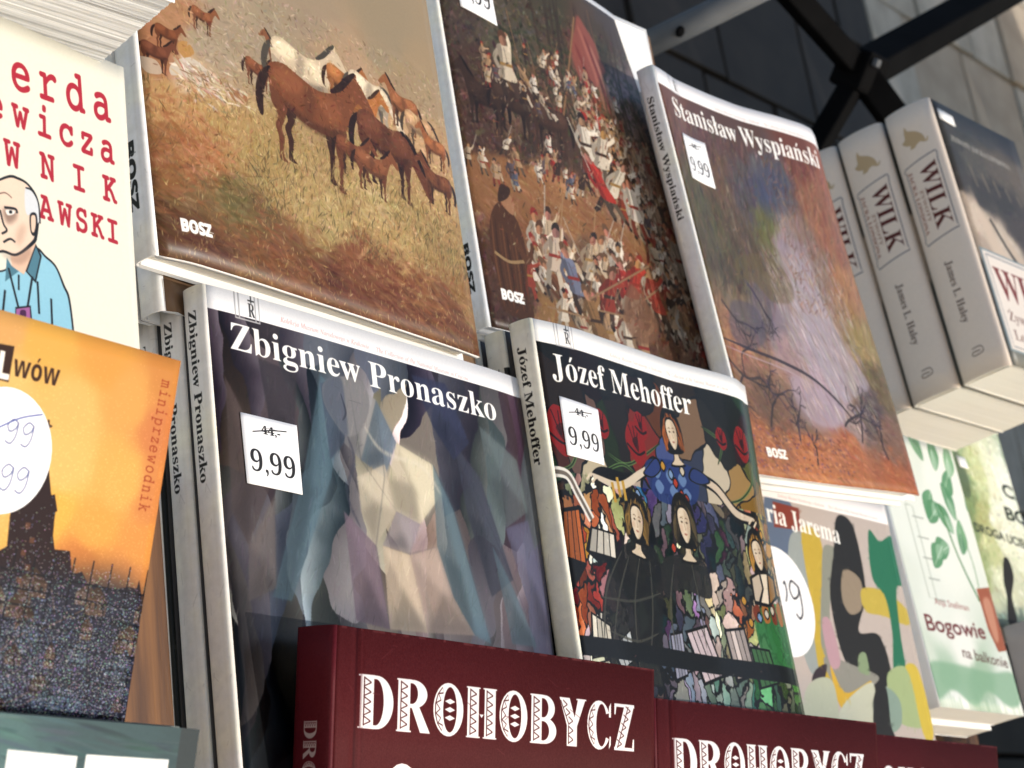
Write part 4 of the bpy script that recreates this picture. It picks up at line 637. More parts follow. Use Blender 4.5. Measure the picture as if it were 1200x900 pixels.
# --- cream paperback with a cartoon man
S_AWS = (((0.4003, 0.5721, 1.2725),(0.9993, 0.0105, -0.0345),(0.0215, 0.5954, 0.8032)),0.135,0.2,0.016)
def art_cartoon():
    c = Cv(S_AWS[1], S_AWS[2], 4600, (236, 233, 219)); R = (190, 48, 68)
    c.text('erda', *[(0.5645,0.144),(0.9352,0.138)], .108, R, font='mono', off=.004, bold=.0016, track=.30)
    c.text('ewicza', *[(0.4722,0.2197),(0.9398,0.2286)], .085, R, font='mono', off=.004, bold=.0016, track=.34)
    c.text('WNIK', *[(0.5235,0.3107),(0.9414,0.3131)], .078, R, font='mono', off=.004, bold=.0016, track=.75)
    c.text('AWSKI', *[(0.6422,0.396),(0.9361,0.3996)], .070, R, font='mono', off=.004, bold=.0016, track=.20)
    K = (40, 44, 52)
    c.poly([(0.435,0.5618),(0.5099,0.5258),(0.5372,0.5144),(0.6189,0.4627),(0.661,0.4726),(0.697,0.4872),(0.7253,0.5222),(0.7421,0.5454),(0.752,0.6126),(0.7507,0.6639),(0.4266,0.7105)], K); c.poly([(0.4348,0.5651),(0.5097,0.5292),(0.537,0.5179),(0.6185,0.4679),(0.6577,0.4766),(0.6936,0.4912),(0.7188,0.525),(0.7356,0.5482),(0.7457,0.6136),(0.7444,0.6648),(0.4266,0.7105)], (150, 205, 228))
    c.poly([(0.5328,0.4915),(0.6264,0.4441),(0.6248,0.4651),(0.5783,0.5244),(0.5372,0.5144)], (232, 196, 172), smooth=False)
    c.poly([(0.6256,0.4546),(0.6455,0.4753),(0.6198,0.5345),(0.5848,0.5165)], K, smooth=False); c.poly([(0.6252,0.4598),(0.6392,0.4781),(0.6172,0.5281),(0.5909,0.5155)], (92, 142, 164), smooth=False)
    c.poly([(0.5203,0.5004),(0.5372,0.5144),(0.5606,0.5206),(0.5113,0.5491)], (92, 142, 164), smooth=False); c.line([(0.5601,0.5275),(0.5581,0.5582)], .006, K)
    for L in ([(0.525,0.5199),(0.5555,0.5956)],[(0.6085,0.5228),(0.5856,0.5908)],[(0.6262,0.53),(0.6275,0.5944)],[(0.673,0.5565),(0.6725,0.6415)],[(0.5103,0.5661),(0.4942,0.6351)]): c.line(L, .007, K)
    c.poly([(0.4134,0.4317),(0.4454,0.378),(0.531,0.3336),(0.5736,0.3287),(0.6097,0.3356),(0.6388,0.3581),(0.6422,0.396),(0.6331,0.4359),(0.6194,0.4557),(0.5566,0.4907),(0.5031,0.4933),(0.4379,0.5113)], K); c.poly([(0.4134,0.4317),(0.4452,0.3814),(0.5307,0.3389),(0.5732,0.334),(0.6064,0.3398),(0.6293,0.3617),(0.6328,0.3977),(0.6239,0.4359),(0.6074,0.4544),(0.554,0.4861),(0.5034,0.4881),(0.4379,0.5113)], (238, 212, 192))
    c.poly([(0.5968,0.3451),(0.6211,0.3474),(0.6412,0.3682),(0.645,0.399),(0.6318,0.4119),(0.624,0.3924),(0.599,0.4005),(0.5913,0.3811)], (222, 226, 232)); c.line([(0.5968,0.3451),(0.6211,0.3474),(0.6412,0.3682),(0.6443,0.4096)], .005, K)
    c.poly([(0.6083,0.3988),(0.6302,0.3912),(0.6349,0.4113),(0.6238,0.4376),(0.6089,0.4334)], K); c.poly([(0.6127,0.4015),(0.6267,0.3971),(0.6287,0.4124),(0.6212,0.4312),(0.6122,0.4293)], (236, 204, 182))
    c.poly([(0.5146,0.4042),(0.5567,0.3998),(0.5587,0.4149),(0.5308,0.4304),(0.5194,0.4222)], (150, 120, 108), .75, soft=4); c.poly([(0.5235,0.4043),(0.5537,0.4003),(0.5502,0.4079),(0.5289,0.4136)], (240, 236, 230)); c.line([(0.5178,0.4002),(0.557,0.3963),(0.5625,0.4039)], .007, K); c.poly([(0.5355,0.4037),(0.5446,0.402),(0.5442,0.4073),(0.5351,0.409)], K)
    c.line([(0.5025,0.4082),(0.5127,0.4337),(0.5239,0.4453),(0.5054,0.4555)], .006, K); c.line([(0.5103,0.4716),(0.5348,0.4605),(0.5524,0.4641)], .006, K); c.poly([(0.5601,0.4388),(0.5916,0.4192),(0.5833,0.4518),(0.558,0.47)], (206, 170, 150), .6, soft=5); c.poly([(0.4971,0.4943),(0.5506,0.4918),(0.6005,0.4659),(0.6054,0.4822),(0.5615,0.5069)], (176, 140, 122), .5, soft=4)
    c.line([(0.4924,0.3792),(0.5227,0.3699),(0.5463,0.3758)], .004, (150, 120, 110))
    c.poly([(0.5438,0.5941),(0.5982,0.5821),(0.6019,0.6152),(0.5418,0.6244)], K, smooth=False); c.poly([(0.5465,0.597),(0.595,0.586),(0.596,0.6127),(0.545,0.6206)], (184, 112, 174), smooth=False); c.poly([(0.5613,0.598),(0.5793,0.5952),(0.5784,0.6088),(0.5604,0.6116)], (90, 50, 90))
    c.grain(2, 3); return c
# --- orange city guide
S_LWO = (((0.367, 0.5186, 1.2225),(0.9984, 0.0355, -0.0443),(0.0301, 0.3314, 0.943)),0.1405,0.1312,0.006)
def art_city():
    c = Cv(S_LWO[1], S_LWO[2], 4600)
    c.field([(0.397,0.015,236,190,110),(0.5586,0.0216,242,196,92),(0.7287,0.0286,238,180,84),(0.9671,0.0233,226,160,80),(0.4306,0.1827,246,214,124),(0.6508,0.2047,246,208,116),(0.84,0.1441,240,186,96),(0.97,0.1892,228,150,84),(0.6503,0.3399,248,212,118),(0.8524,0.3507,246,196,98),(0.9776,0.3766,232,158,84),(0.6498,0.4741,248,200,86),(0.7949,0.4973,246,184,84),(0.9465,0.5215,238,170,82),(0.9312,0.593,232,160,84),(0.785,0.5893,226,150,72),(0.4771,0.4139,246,208,116)], warp=.03, seed=71); c.a *= np.array([.93, .87, .90], np.float32)
    D = (44, 26, 30)
    c.poly([(0.3869,0.7268),(0.3622,0.6032),(0.513,0.593),(0.5313,0.5796),(0.5245,0.4934),(0.5658,0.4607),(0.5745,0.3975),(0.5945,0.4163),(0.606,0.3922),(0.6018,0.3039),(0.6271,0.3886),(0.6411,0.4309),(0.6624,0.4543),(0.6631,0.4854),(0.6674,0.5338),(0.6797,0.5677),(0.7293,0.5653),(0.7462,0.6214),(0.7627,0.6193),(0.7784,0.6128),(0.8086,0.6496),(0.8292,0.638),(0.8601,0.6479),(0.8894,0.6489),(0.9115,0.6416),(0.9394,0.6336),(0.9695,0.6345),(0.9737,0.6108),(0.9918,0.655),(1.0183,1.0216),(0.4529,1.0571)], D, smooth=False)
    c.line([(0.5949,0.2426),(0.6114,0.3244)], .006, D); c.line([(0.587,0.2575),(0.609,0.2578)], .005, D); c.line([(0.6465,0.43),(0.6632,0.472)], .012, D)
    c.poly([(0.3869,0.7268),(0.6847,0.6471),(0.9741,0.6571),(1.0183,1.0216),(0.4529,1.0571)], (30, 34, 50), .85, soft=30)
    c.poly([(0.3869,0.7268),(0.6847,0.6471),(0.9741,0.6571),(1.0183,1.0216),(0.4529,1.0571)], (48, 54, 74), .55, soft=20)
    rr = random.Random(6)
    for k in range(70):
        u = rr.random() * 1.0; v = .66 + .33 * (k / 70) + rr.gauss(0, .01); w, h = rr.uniform(.03, .09), rr.uniform(.02, .05); cc = rr.choice([(84, 60, 52), (60, 66, 86), (104, 78, 64), (44, 48, 62), (120, 96, 84), (70, 84, 104)])
        c.poly([(u, v), (u + w * .5, v - h * .8), (u + w, v + .004), (u + w, v + h), (u, v + h)], cc, .8, smooth=False); c.poly([(u, v), (u + w * .5, v - h * .8), (u + w, v + .004)], tuple(x * .6 for x in cc), .8, smooth=False)
        for q in range(3): c.poly([(u + w * (.15 + .3 * q), v + h * .3), (u + w * (.27 + .3 * q), v + h * .3), (u + w * (.27 + .3 * q), v + h * .6), (u + w * (.15 + .3 * q), v + h * .6)], (24, 24, 32), .8, smooth=False)
    for k in range(5): (xa, ya) = [(0.597,0.4822)][0]; c.poly([(xa - .02 + .02 * (k % 2), ya + .03 + .035 * k), (xa - .005 + .02 * (k % 2), ya + .03 + .035 * k), (xa - .005 + .02 * (k % 2), ya + .045 + .035 * k), (xa - .02 + .02 * (k % 2), ya + .045 + .035 * k)], (130, 84, 60), .7, smooth=False)
    for L in ([(0.6779,0.7761),(0.8193,0.7026)],[(0.5627,0.8401),(0.6311,0.7854)],[(0.6002,0.9748),(0.687,0.9289)],[(0.6436,0.9802),(0.7011,0.9453)],[(0.6891,0.6687),(0.713,0.7325)]): c.line(L, .014, (190, 140, 100), .8, taper=True)
    for k in range(17):
        u = k / 16; c.line([(u, .58), (u - .02, 1)], .005, (14, 16, 28), .75)
    for k in range(10):
        v = .62 + k * .042; c.line([(0, v), (1, v + .03)], .005, (14, 16, 28), .75)
    rg = np.random.default_rng(9); n = 62000
    X = rg.integers(0, c.w - 2, n); Y = (rg.random(n) ** .5 * (c.h - 2)).astype(int); lum = c.a[Y, X].mean(1); dark = lum < 110
    hue = rg.normal(0, 34, (n, 3)); sp = np.where(dark[:, None], np.array([214, 222, 236]) + hue, np.minimum(255, c.a[Y, X] + 26)); k = rg.random(n) < np.where(dark, np.clip((Y / c.h - .42) * .8, .03, .42), .20)
    for dy in (0,):
        for dx in (0, 1): c.a[np.minimum(Y + dy, c.h - 1)[k], np.minimum(X + dx, c.w - 1)[k]] = c.a[np.minimum(Y + dy, c.h - 1)[k], np.minimum(X + dx, c.w - 1)[k]] * .25 + sp[k] * .75
    c.poly([(0.3099,0.0918),(0.4548,0.0808),(0.4549,0.1733),(0.3264,0.1743)], (60, 34, 26), smooth=False); c.text('L', *[(0.4173,0.168),(0.4537,0.1669)], .062, (246, 240, 232), font='sans', off=.02)
    c.text('wów', *[(0.4616,0.1543),(0.607,0.1527)], .052, (66, 38, 26), font='sans', off=0)
    a, b = [(0.944,0.0616),(0.9331,0.4258)]; c.text('miniprzewodnik', a, b, .034, (176, 74, 40), font='mono', off=.004, track=.2)
    # round paper label with pen writing
    k = c.w / c.h; u, v = [(0.4686,0.3457)][0]; r = 0.1498
    c._label = (u, v, r); return c
def round_tag(t1, t2, strike=True, pen=(70, 84, 150)):
    c = Cv(.05, .05, 7000, (246, 246, 250)); c.grain(1.2, 4)
    def nine(x, y, s_): c.line([(x + .5 * s_, y), (x + .1 * s_, y - .25 * s_), (x - .3 * s_, y), (x - .05 * s_, y + .3 * s_), (x + .4 * s_, y + .1 * s_), (x + .48 * s_, y - .1 * s_), (x + .42 * s_, y + .55 * s_), (x + .1 * s_, y + .95 * s_), (x - .3 * s_, y + .8 * s_)], .014, pen)
    return c, nine
# --- burgundy album
S_DRO = (((0.6229, 0.4236, 0.9979),(0.9997, -0.0202, -0.0157),(0.0233, 0.4611, 0.887)),0.2235,0.285,0.021)
def letters_folk(c, word, p0, p1, cap, ink=(250, 246, 244), paper=(92, 31, 34)):
    a = np.array(c.P([p0])[0]); b = np.array(c.P([p1])[0]); d = b - a; L = np.hypot(*d); d /= L; n = np.array([d[1], -d[0]]); ch = cap * c.w
    wid = {'D': .62, 'R': .62, 'O': .62, 'H': .60, 'B': .58, 'Y': .56, 'C': .58, 'Z': .50, 'A': .6, 'S': .5}; gap = .085
    tot = sum(wid[x] for x in word) + gap * (len(word) - 1); sx = L / tot
    x0 = 0
    def F(P, col): c.fill(poly_edges([a + d * ((x0 + x) * sx) + n * (y * ch) for x, y in P]), col)
    def ell(cx, cy, rx, ry, t0=0, t1=2 * math.pi, m=28): return [(cx + rx * math.cos(t), cy + ry * math.sin(t)) for t in np.linspace(t0, t1, m)]
    def zig(x1, x2, y1, y2, k=5, skew=0.0):
        """inline band: thin rule plus a zigzag cut into a stem"""
        F([(x1, y1), (x1 + .018, y1), (x1 + .018 + skew, y2), (x1 + skew, y2)], paper)
        for i in range(k):
            ya, yb = y1 + (y2 - y1) * i / k, y1 + (y2 - y1) * (i + 1) / k; ym = (ya + yb) / 2; s0 = skew * (ya - y1) / (y2 - y1 + 1e-9)
            F([(x1 + s0, ya), (x1 + s0, ya + .02), (x2 + s0, ym + .012), (x2 + s0, ym - .012)], paper); F([(x2 + s0, ym - .012), (x2 + s0, ym + .012), (x1 + s0, yb + .012), (x1 + s0, yb - .012)], paper)
    for g in word:
        w = wid[g]
        if g in 'DRB' or g == 'H': F([(0, 0), (.24, 0), (.24, 1), (0, 1)], ink); F([(-.025, 0), (.27, 0), (.27, .03), (-.025, .03)], ink); F([(-.025, .97), (.27, .97), (.27, 1), (-.025, 1)], ink)
        if g == 'D':
            F([(.2, 0)] + ell(.3, .5, w - .3, .5, -math.pi / 2, math.pi / 2) + [(.2, 1)], ink); F([(.24, .07)] + ell(.28, .5, .15, .43, -math.pi / 2, math.pi / 2) + [(.24, .93)], paper)
        if g in 'RB':
            F([(.2, .46)] + ell(.3, .73, w - .34, .27, -math.pi / 2, math.pi / 2) + [(.2, 1)], ink); F([(.24, .54)] + ell(.27, .735, .12, .195, -math.pi / 2, math.pi / 2) + [(.24, .93)], paper)
        if g == 'R': F([(.26, .5), (.42, .5), (w + .03, .0), (w - .17, 0)], ink)
        if g == 'B': F([(.2, 0)] + ell(.3, .27, w - .3, .27, -math.pi / 2, math.pi / 2) + [(.2, .54)], ink); F([(.24, .07)] + ell(.27, .265, .14, .195, -math.pi / 2, math.pi / 2) + [(.24, .46)], paper)
        if g == 'H':
            F([(w - .24, 0), (w, 0), (w, 1), (w - .24, 1)], ink); F([(w - .27, 0), (w + .025, 0), (w + .025, .03), (w - .27, .03)], ink); F([(w - .27, .97), (w + .025, .97), (w + .025, 1), (w - .27, 1)], ink)
            F([(.22, .47), (w - .22, .47), (w - .22, .52), (w / 2, .40), (.22, .52)], ink); zig(w - .2, w - .06, .05, .95)
        if g in 'OC':
            F(ell(w / 2, .5, w / 2, .52), ink)
            if g == 'O':
                F(ell(w / 2 + .03, .5, w / 2 - .17, .44), paper)
                for y in (.34, .5, .66): F([(w / 2 - .08, y), (w / 2 + .03, y + .055), (w / 2 + .14, y), (w / 2 + .03, y - .055)], ink)
            else:
                F(ell(w / 2 + .06, .5, w / 2 - .16, .45), paper); F([(w / 2 + .05, .30), (w + .1, .16), (w + .1, .82), (w / 2 + .05, .70)], paper); F([(w - .05, .68), (w, .68), (w, 1.0), (w - .05, .9)], ink); F([(w - .05, .0), (w, .1), (w, .28), (w - .03, .28)], ink)
            for k in range(5):
                t0 = math.pi * (.66 + .136 * k); t1 = t0 + .136 * math.pi; A = lambda r, t: (w / 2 + (w / 2 - r) * math.cos(t), .5 + (.5 - r * .6) * math.sin(t))
                F([A(.03, t0), A(.048, t0), A(.048, t1), A(.03, t1)], paper); p, q_ = A(.05, t0), A(.14, (t0 + t1) / 2); e2 = A(.05, t1)
                F([p, (p[0], p[1] + .022), (q_[0], q_[1] + .01), (q_[0], q_[1] - .012)], paper); F([e2, (e2[0], e2[1] + .022), (q_[0], q_[1] + .01), (q_[0], q_[1] - .012)], paper)
        if g == 'Y':
            F([(-.02, 1), (.22, 1), (w / 2 + .12, .42), (w / 2 + .12, 0), (w / 2 - .12, 0), (w / 2 - .12, .42)], ink); F([(w - .14, 1), (w + .04, 1), (w / 2 + .12, .42), (w / 2 + .04, .5)], ink); zig(w / 2 - .09, w / 2 + .03, .04, .42, 2); zig(w / 2 - .08, w / 2 + .02, .44, .94, 3, -.20)
            F([(w - .18, .97), (w + .06, .97), (w + .06, 1), (w - .18, 1)], ink)
        if g == 'Z':
            F([(0, 1), (w, 1), (w, .93), (0, .93)], ink); F([(0, .07), (w, .07), (w, 0), (0, 0)], ink); F([(w - .24, 1), (w, 1), (.24, 0), (0, 0)], ink); F([(0, .93), (.05, .93), (.03, .76), (0, .76)], ink); F([(w, .07), (w - .05, .07), (w - .03, .26), (w, .26)], ink); zig(.07, .19, .05, .95, 5, .27)
        if g in 'DRBH': zig(.05, .19, .05, .95)
        x0 += w + gap
def art_burgundy():
    c = Cv(S_DRO[1], S_DRO[2], 4400, (92, 31, 34))
    c.field([(0, 0, 97, 33, 36), (1, 0, 88, 30, 31), (0, 1, 92, 31, 33), (1, 1, 100, 30, 38), (.5, .5, 92, 32, 34)], warp=.1, seed=81); c.grain(7, 2)
    letters_folk(c, 'DROHOBYCZ', *[(0.0691,0.1417),(0.9262,0.1414)], 0.0978)
    rgd = random.Random(2)
    c.line([(.058, 0), (.058, 1)], .006, (64, 18, 24), .7, soft=2); c.line([(.070, 0), (.070, 1)], .003, (126, 52, 58), .5, soft=1)
    for k in range(60): u, v = rgd.random(), rgd.random() * .5; a_ = rgd.gauss(0, .5); l = rgd.random() * .04; c.line([(u, v), (u + math.cos(a_) * l, v + math.sin(a_) * l)], .0022, (134, 62, 66), .35)
    for k in range(40): u = rgd.random(); c.line([(u, .0015), (u + rgd.random() * .03, .0015)], .005, (140, 70, 70), .6)
    (u0, v0), (u1, v1) = [(0.0691,0.1417),(0.9262,0.1414)]
    letters_folk(c, 'O', (u0 + .055, v0 + .180), (u0 + .175, v0 + .183), .17); c.grain(2, 2); return c
def art_burgundy_spine():
    c = Cv(S_DRO[3], S_DRO[2], 4400, (104, 28, 38)); c.grain(7, 2)
    letters_folk(c, 'DROHOBYCZ', (.34, .135), (.34, .372), .34, (196, 178, 176), (104, 28, 38)); return c
# --- hardback biography with a photograph
S_WIL = (((1.5058, 0.7708, 1.446),(0.9995, -0.0271, 0.0183),(0.0047, 0.6732, 0.7394)),0.15,0.2415,0.043)
def art_wolf():
    c = Cv(S_WIL[1], S_WIL[2], 4000)
    c.field([(0.0442,0.0091,60,56,50),(0.2238,0.0781,58,54,48),(0.5806,0.0155,64,58,50),(0.9173,0.0448,60,52,46),(0.0038,0.2158,52,48,42),(0.3106,0.1978,80,74,64),(0.6306,0.1791,92,82,70),(0.9012,0.1698,100,88,74),(0.0117,0.3127,60,54,48),(0.281,0.3357,58,52,46),(0.5975,0.32,56,50,44),(0.0196,0.4087,190,168,148),(0.1351,0.4397,208,188,168),(0.2519,0.4711,200,180,160),(0.41,0.5135,206,190,172),(0.0694,0.5618,180,160,142),(0.6414,0.3806,70,60,54),(0.0428,0.692,90,88,84),(0.3079,0.7207,120,116,110),(0.0243,0.9115,96,98,94),(0.1198,0.962,110,112,106)], warp=.04, seed=91, p=3); c.a = np.clip(c.a * .95 + 18, 0, 255)
    c.strokes(1500, .02, .005, .4, .8, 16, .5, (0, 0, 1, .6), 92); c.text('ŻYWOTY JACKA LONDONA', (.12, .145), (.80, .15), .035, (190, 186, 176))
    for k in range(5): c.line([(.25 + k * .13, .22 + .01 * k), (.28 + k * .13, .30)], .02, (140, 126, 108), .7)
    c.poly([(.16, .40), (.24, .42), (.34, .52), (.5, .62), (.56, .66), (.4, .68), (.24, .58)], (216, 196, 176), .85, soft=3); c.poly([(.4, .44), (.5, .5), (.72, .62), (.9, .66), (.7, .68), (.5, .6)], (206, 186, 166), .8, soft=3); c.line([(.3, .42), (.44, .54), (.6, .62)], .03, (40, 34, 30), .8, soft=2)
    c.poly([(.04, .56), (.98, .56), (.98, .94), (.04, .94)], (150, 168, 176), smooth=False); c.poly([(.065, .568), (.955, .568), (.955, .932), (.065, .932)], (236, 226, 216), smooth=False)
    c.line([(.1, .58), (.92, .58), (.92, .92), (.1, .92), (.1, .58)], .008, (120, 132, 150), smooth=False)
    c.text('WILK', (.13, .74), (.90, .74), .19, (140, 44, 36), off=0); c.text('Żywoty Jacka', (.15, .82), (.80, .82), .06, (150, 110, 100)); c.text('Londona', (.15, .89), (.60, .89), .06, (150, 110, 100)); c.grain(3, 2); return c
def art_wolf_spine():
    c = Cv(S_WIL[3] * 1.25, S_WIL[2], 4000, (238, 222, 208)); c.grain(2, 5)
    c.poly([(.26, .125), (.34, .115), (.36, .09), (.40, .072), (.44, .088), (.50, .094), (.62, .105), (.72, .125), (.74, .15), (.66, .145), (.56, .15), (.50, .158), (.40, .158), (.42, .145), (.34, .14)], (206, 180, 142)); c.line([(.66, .145), (.76, .150), (.80, .138)], .03, (206, 180, 142))
    K = (86, 92, 116)
    c.line([(.16, .215), (.86, .195), (.88, .20), (.86, .225), (.86, .47), (.88, .485), (.16, .505), (.13, .49), (.16, .47), (.16, .235), (.13, .225), (.16, .215)], .016, K, smooth=False)
    c.text('WILK', (.46, .225), (.46, .468), .34, (104, 44, 42), off=0); c.text('ŻYWOTY', (.33, .31), (.33, .43), .075, (176, 130, 116), off=0); c.text('JACKA LONDONA', (.20, .232), (.20, .47), .085, (160, 92, 80), off=0)
    c.text('James L. Haley', (.40, .585), (.40, .81), .15, (104, 84, 78), off=0)
    c.line([(.42, .905), (.60, .905), (.62, .925), (.42, .93), (.42, .918), (.58, .918)], .014, (96, 78, 74)); return c
# --- balcony novel
S_BOG = (((1.4091, 0.6691, 1.1974),(0.9999, 0.0094, -0.0121),(0.0029, 0.6597, 0.7515)),0.146,0.2225,0.027)
def art_balcony():
    c = Cv(S_BOG[1], S_BOG[2], 4200, (232, 238, 230))
    c.field([(0.4051,0.0338,226,234,222),(0.7289,0.1317,236,240,232),(0.1794,0.3088,232,238,230),(-0.0339,0.5686,224,232,222),(0.4899,0.4085,236,240,232),(0.2644,0.6699,230,236,228),(0.4663,0.7799,238,240,234),(0.0171,0.8459,214,226,212),(0.5788,0.8805,168,200,172),(0.1773,0.8826,180,208,184),(0.1981,0.9696,236,240,236),(0.8311,0.9466,230,236,230)], warp=.03, seed=95); c.a = np.clip(c.a * .9 + 22, 0, 255)
    (a, b), (d, e) = [(0.1904,0.2954),(0.1919,0.5837)]
    c.line([(a + .02, b - .02), (d + .10, b - .02), (d + .10, e + .03), (a + .02, e + .03), (a + .02, b - .02)], .012, (196, 206, 194), smooth=False)
    for k in range(5): c.line([(a + .07, b + .02 + k * .075), (a + .20, b + .02 + k * .075)], .008, (176, 184, 176))
    rg = random.Random(5)
    GR = [(96, 160, 112), (132, 186, 140), (180, 212, 184), (74, 134, 92), (206, 228, 208)]
    for (u, v), an in zip([(0.5878,0.0801),(0.7082,0.1075),(0.5718,0.195),(0.7352,0.1963),(0.8659,0.1186),(0.6316,0.2443),(0.8012,0.288),(0.6208,0.3985),(0.7684,0.4192),(0.7326,0.3419),(0.9938,0.239),(0.5333,0.4052)], (-2.2, -1.4, 2.2, -.8, -1.2, 2.6, -1.9, 2.8, -1.2, -2.4, -1, 2.5)):
        for s_, cc in ((1, rg.choice(GR[:2])), (.6, rg.choice(GR[1:]))):
            l = .21 * s_; w = .075 * s_; cx, sy = math.cos(an), math.sin(an)
            c.poly([(u, v), (u + cx * l * .5 - sy * w, v + (sy * l * .5 + cx * w) * .7), (u + cx * l, v + sy * l * .7), (u + cx * l * .5 + sy * w * .6, v + (sy * l * .5 - cx * w * .6) * .7)], cc, .9 if s_ == 1 else .5); c.line([(u, v), (u + cx * l * .9, v + sy * l * .63)], .006, (214, 232, 214), .7)
    c.line([(0.6376,0.2374),(0.7014,0.4242),(0.8246,0.59)], .018, (80, 148, 84)); c.line([(0.8095,0.2548),(0.8732,0.4436),(0.847,0.5886)], .010, (110, 168, 108))
    c.poly([(0.8256,0.5425),(1.0375,0.5223),(1.0304,0.5997),(1.0638,0.7029),(1.0558,0.757),(0.8904,0.7714),(0.8356,0.693)], (178, 102, 76), smooth=False); c.poly([(0.8665,0.5906),(0.9637,0.5782),(0.9493,0.7089),(0.8885,0.7278)], (214, 158, 132), .8, soft=3)
    R = (128, 52, 56)
    c.text('Anja Snellman', *[(0.256,0.6342),(0.6584,0.6345)], .036, (170, 96, 92), font='std', off=0)
    c.text('Bogowie', *[(0.0838,0.7339),(0.7799,0.7303)], .085, R, font='std', off=.014); c.text('na balkonie', *[(0.4275,0.8119),(0.9669,0.827)], .058, (110, 70, 64), font='std', off=.008)
    (a, b), (d, e) = [(0.0291,0.8541),(0.9993,0.996)]
    for k in range(30):
        u = k / 29 * 1.02; c.line([(u, b + .10 + .02 * math.sin(k * 1.3)), (u + .005, 1)], .020, rg.choice([(176, 206, 180), (150, 190, 158), (244, 246, 242), (206, 224, 208)]), .45, soft=5)
    c.poly([(0, b), (.3, b - .012), (.7, b), (1, b - .008), (1, b + .09), (.85, b + .12), (.62, b + .07), (.42, b + .13), (.2, b + .08), (0, b + .12)], (140, 186, 152), .75, soft=5)
    c.grain(3, 2); return c
S_CJB = (((1.656, 0.7753, 1.2338),(0.9999, 0.0023, -0.0098),(0.0058, 0.6627, 0.7489)),0.14,0.215,0.028)
def art_escape():
    c = Cv(S_CJB[1], S_CJB[2], 4200)
    c.field([(0.2025,0.2819,120,150,96),(0.4504,0.2764,196,204,140),(0.6663,0.313,224,226,190),(0.9073,0.3292,232,236,216),(1.166,0.2656,110,140,100),(0.1877,0.433,110,136,70),(0.3774,0.4909,168,172,96),(0.6478,0.4677,226,228,200),(0.1373,0.6214,120,146,84),(0.3614,0.6407,190,196,130),(0.698,0.615,226,228,196),(0.1232,0.7675,150,168,100),(0.4402,0.8187,214,218,180),(0.1728,0.9078,190,196,160),(0.6703,0.8407,200,204,170),(0.1833,0.9606,120,140,120),(0.5373,0.9766,90,110,96)], warp=.12, seed=97); c.a = np.clip(c.a * .82 + 52, 0, 255)
    c.strokes(1800, .025, .010, -.8, 1, 22, .5, (0, 0, 1, 1), 98)
    c.poly([(0.1923,0.2528),(0.2965,0.2574),(0.3074,0.4072),(0.1877,0.433)], (84, 100, 76), .6, soft=6)
    K = (52, 62, 50)
    c.text('C.J.', *[(0.8102,0.3768),(1.1478,0.3936)], .085, K, font='std', off=.03); c.text('BOX', *[(0.7546,0.4891),(1.2994,0.4986)], .085, K, font='std', off=.03); c.text('DROGA UCIECZKI', *[(0.2047,0.5867),(1.1805,0.6168)], .058, K, font='std', off=.03)
    c.poly([(0.5181,0.6845),(0.5952,0.6826),(0.5999,0.7565),(0.4824,0.8525),(0.4575,0.9557),(0.3196,0.9707),(0.4031,0.8575),(0.4244,0.7832)], (50, 46, 44)); return c
S_TEA = (((0.3136, 0.4436, 1.1042),(0.9987, 0.0315, -0.0409),(0.0277, 0.343, 0.9389)),0.2,0.14,0.012)
def art_teal():
    c = Cv(S_TEA[1], S_TEA[2], 3800, (70, 104, 110)); c.field([(0, 0, 66, 98, 102), (1, 0, 56, 84, 90), (.5, .1, 84, 122, 124), (.8, .05, 60, 90, 96), (0, 1, 60, 90, 96), (1, 1, 60, 86, 90)], seed=99)
    c.strokes(1200, .05, .004, .08, .1, 14, .5, (0, 0, 1, 1), 100)
    c.poly([(.955, 0), (1, 0), (1, 1), (.955, 1)], (48, 62, 68), smooth=False)
    for a, b in ([(0.5766,0.0795),(0.7259,0.0844)],[(0.744,0.0792),(0.9356,0.0781)]): c.poly([a, b, (b[0], b[1] + .3), (a[0], a[1] + .3)], (240, 240, 240), smooth=False)
    c.grain(3, 2); return c
S_GRE = (((1.665, 0.6215, 1.0977),(1.0, -0.0056, -0.0067),(0.0087, 0.6428, 0.766)),0.15,0.2,0.022)

# ================================================================== the setting
M_PAVE = noise_mat('pale_paving', (.40, .375, .34), (.50, .47, .43), 2.2, .85, bst=.4, bscale=60)
g = mesh_obj('ground', [(-40, -40, 0), (60, -40, 0), (60, 60, 0), (-40, 60, 0)], [(0, 1, 2, 3)], [M_PAVE]); g['kind'] = 'structure'
M_STONE = noise_mat('pale_stone', (.34, .30, .24), (.46, .41, .34), 3.0, .85, bst=.8, bscale=26)
M_STONE2 = noise_mat('warm_stone', (.34, .27, .20), (.44, .36, .27), 3.0, .85, bst=.8, bscale=26)
M_MORT = noise_mat('mortar', (.09, .08, .07), (.14, .125, .11), 14, .95)
M_STONE_SHADE = noise_mat('painted_shade_stone', (.016, .0115, .008), (.028, .021, .015), 3.0, .7, bst=.8, bscale=26)  # wall part lying in shadow: the shade is put into the stone colour
M_STONE_SHADE2 = noise_mat('painted_shade_stone_brown', (.020, .015, .011), (.032, .024, .018), 3.0, .7, bst=.8, bscale=26)
M_JOINT_SHADE = noise_mat('painted_shade_joint', (.006, .006, .006), (.012, .011, .01), 14, .95)  # mortar of that part, darkened in colour for the same shadow
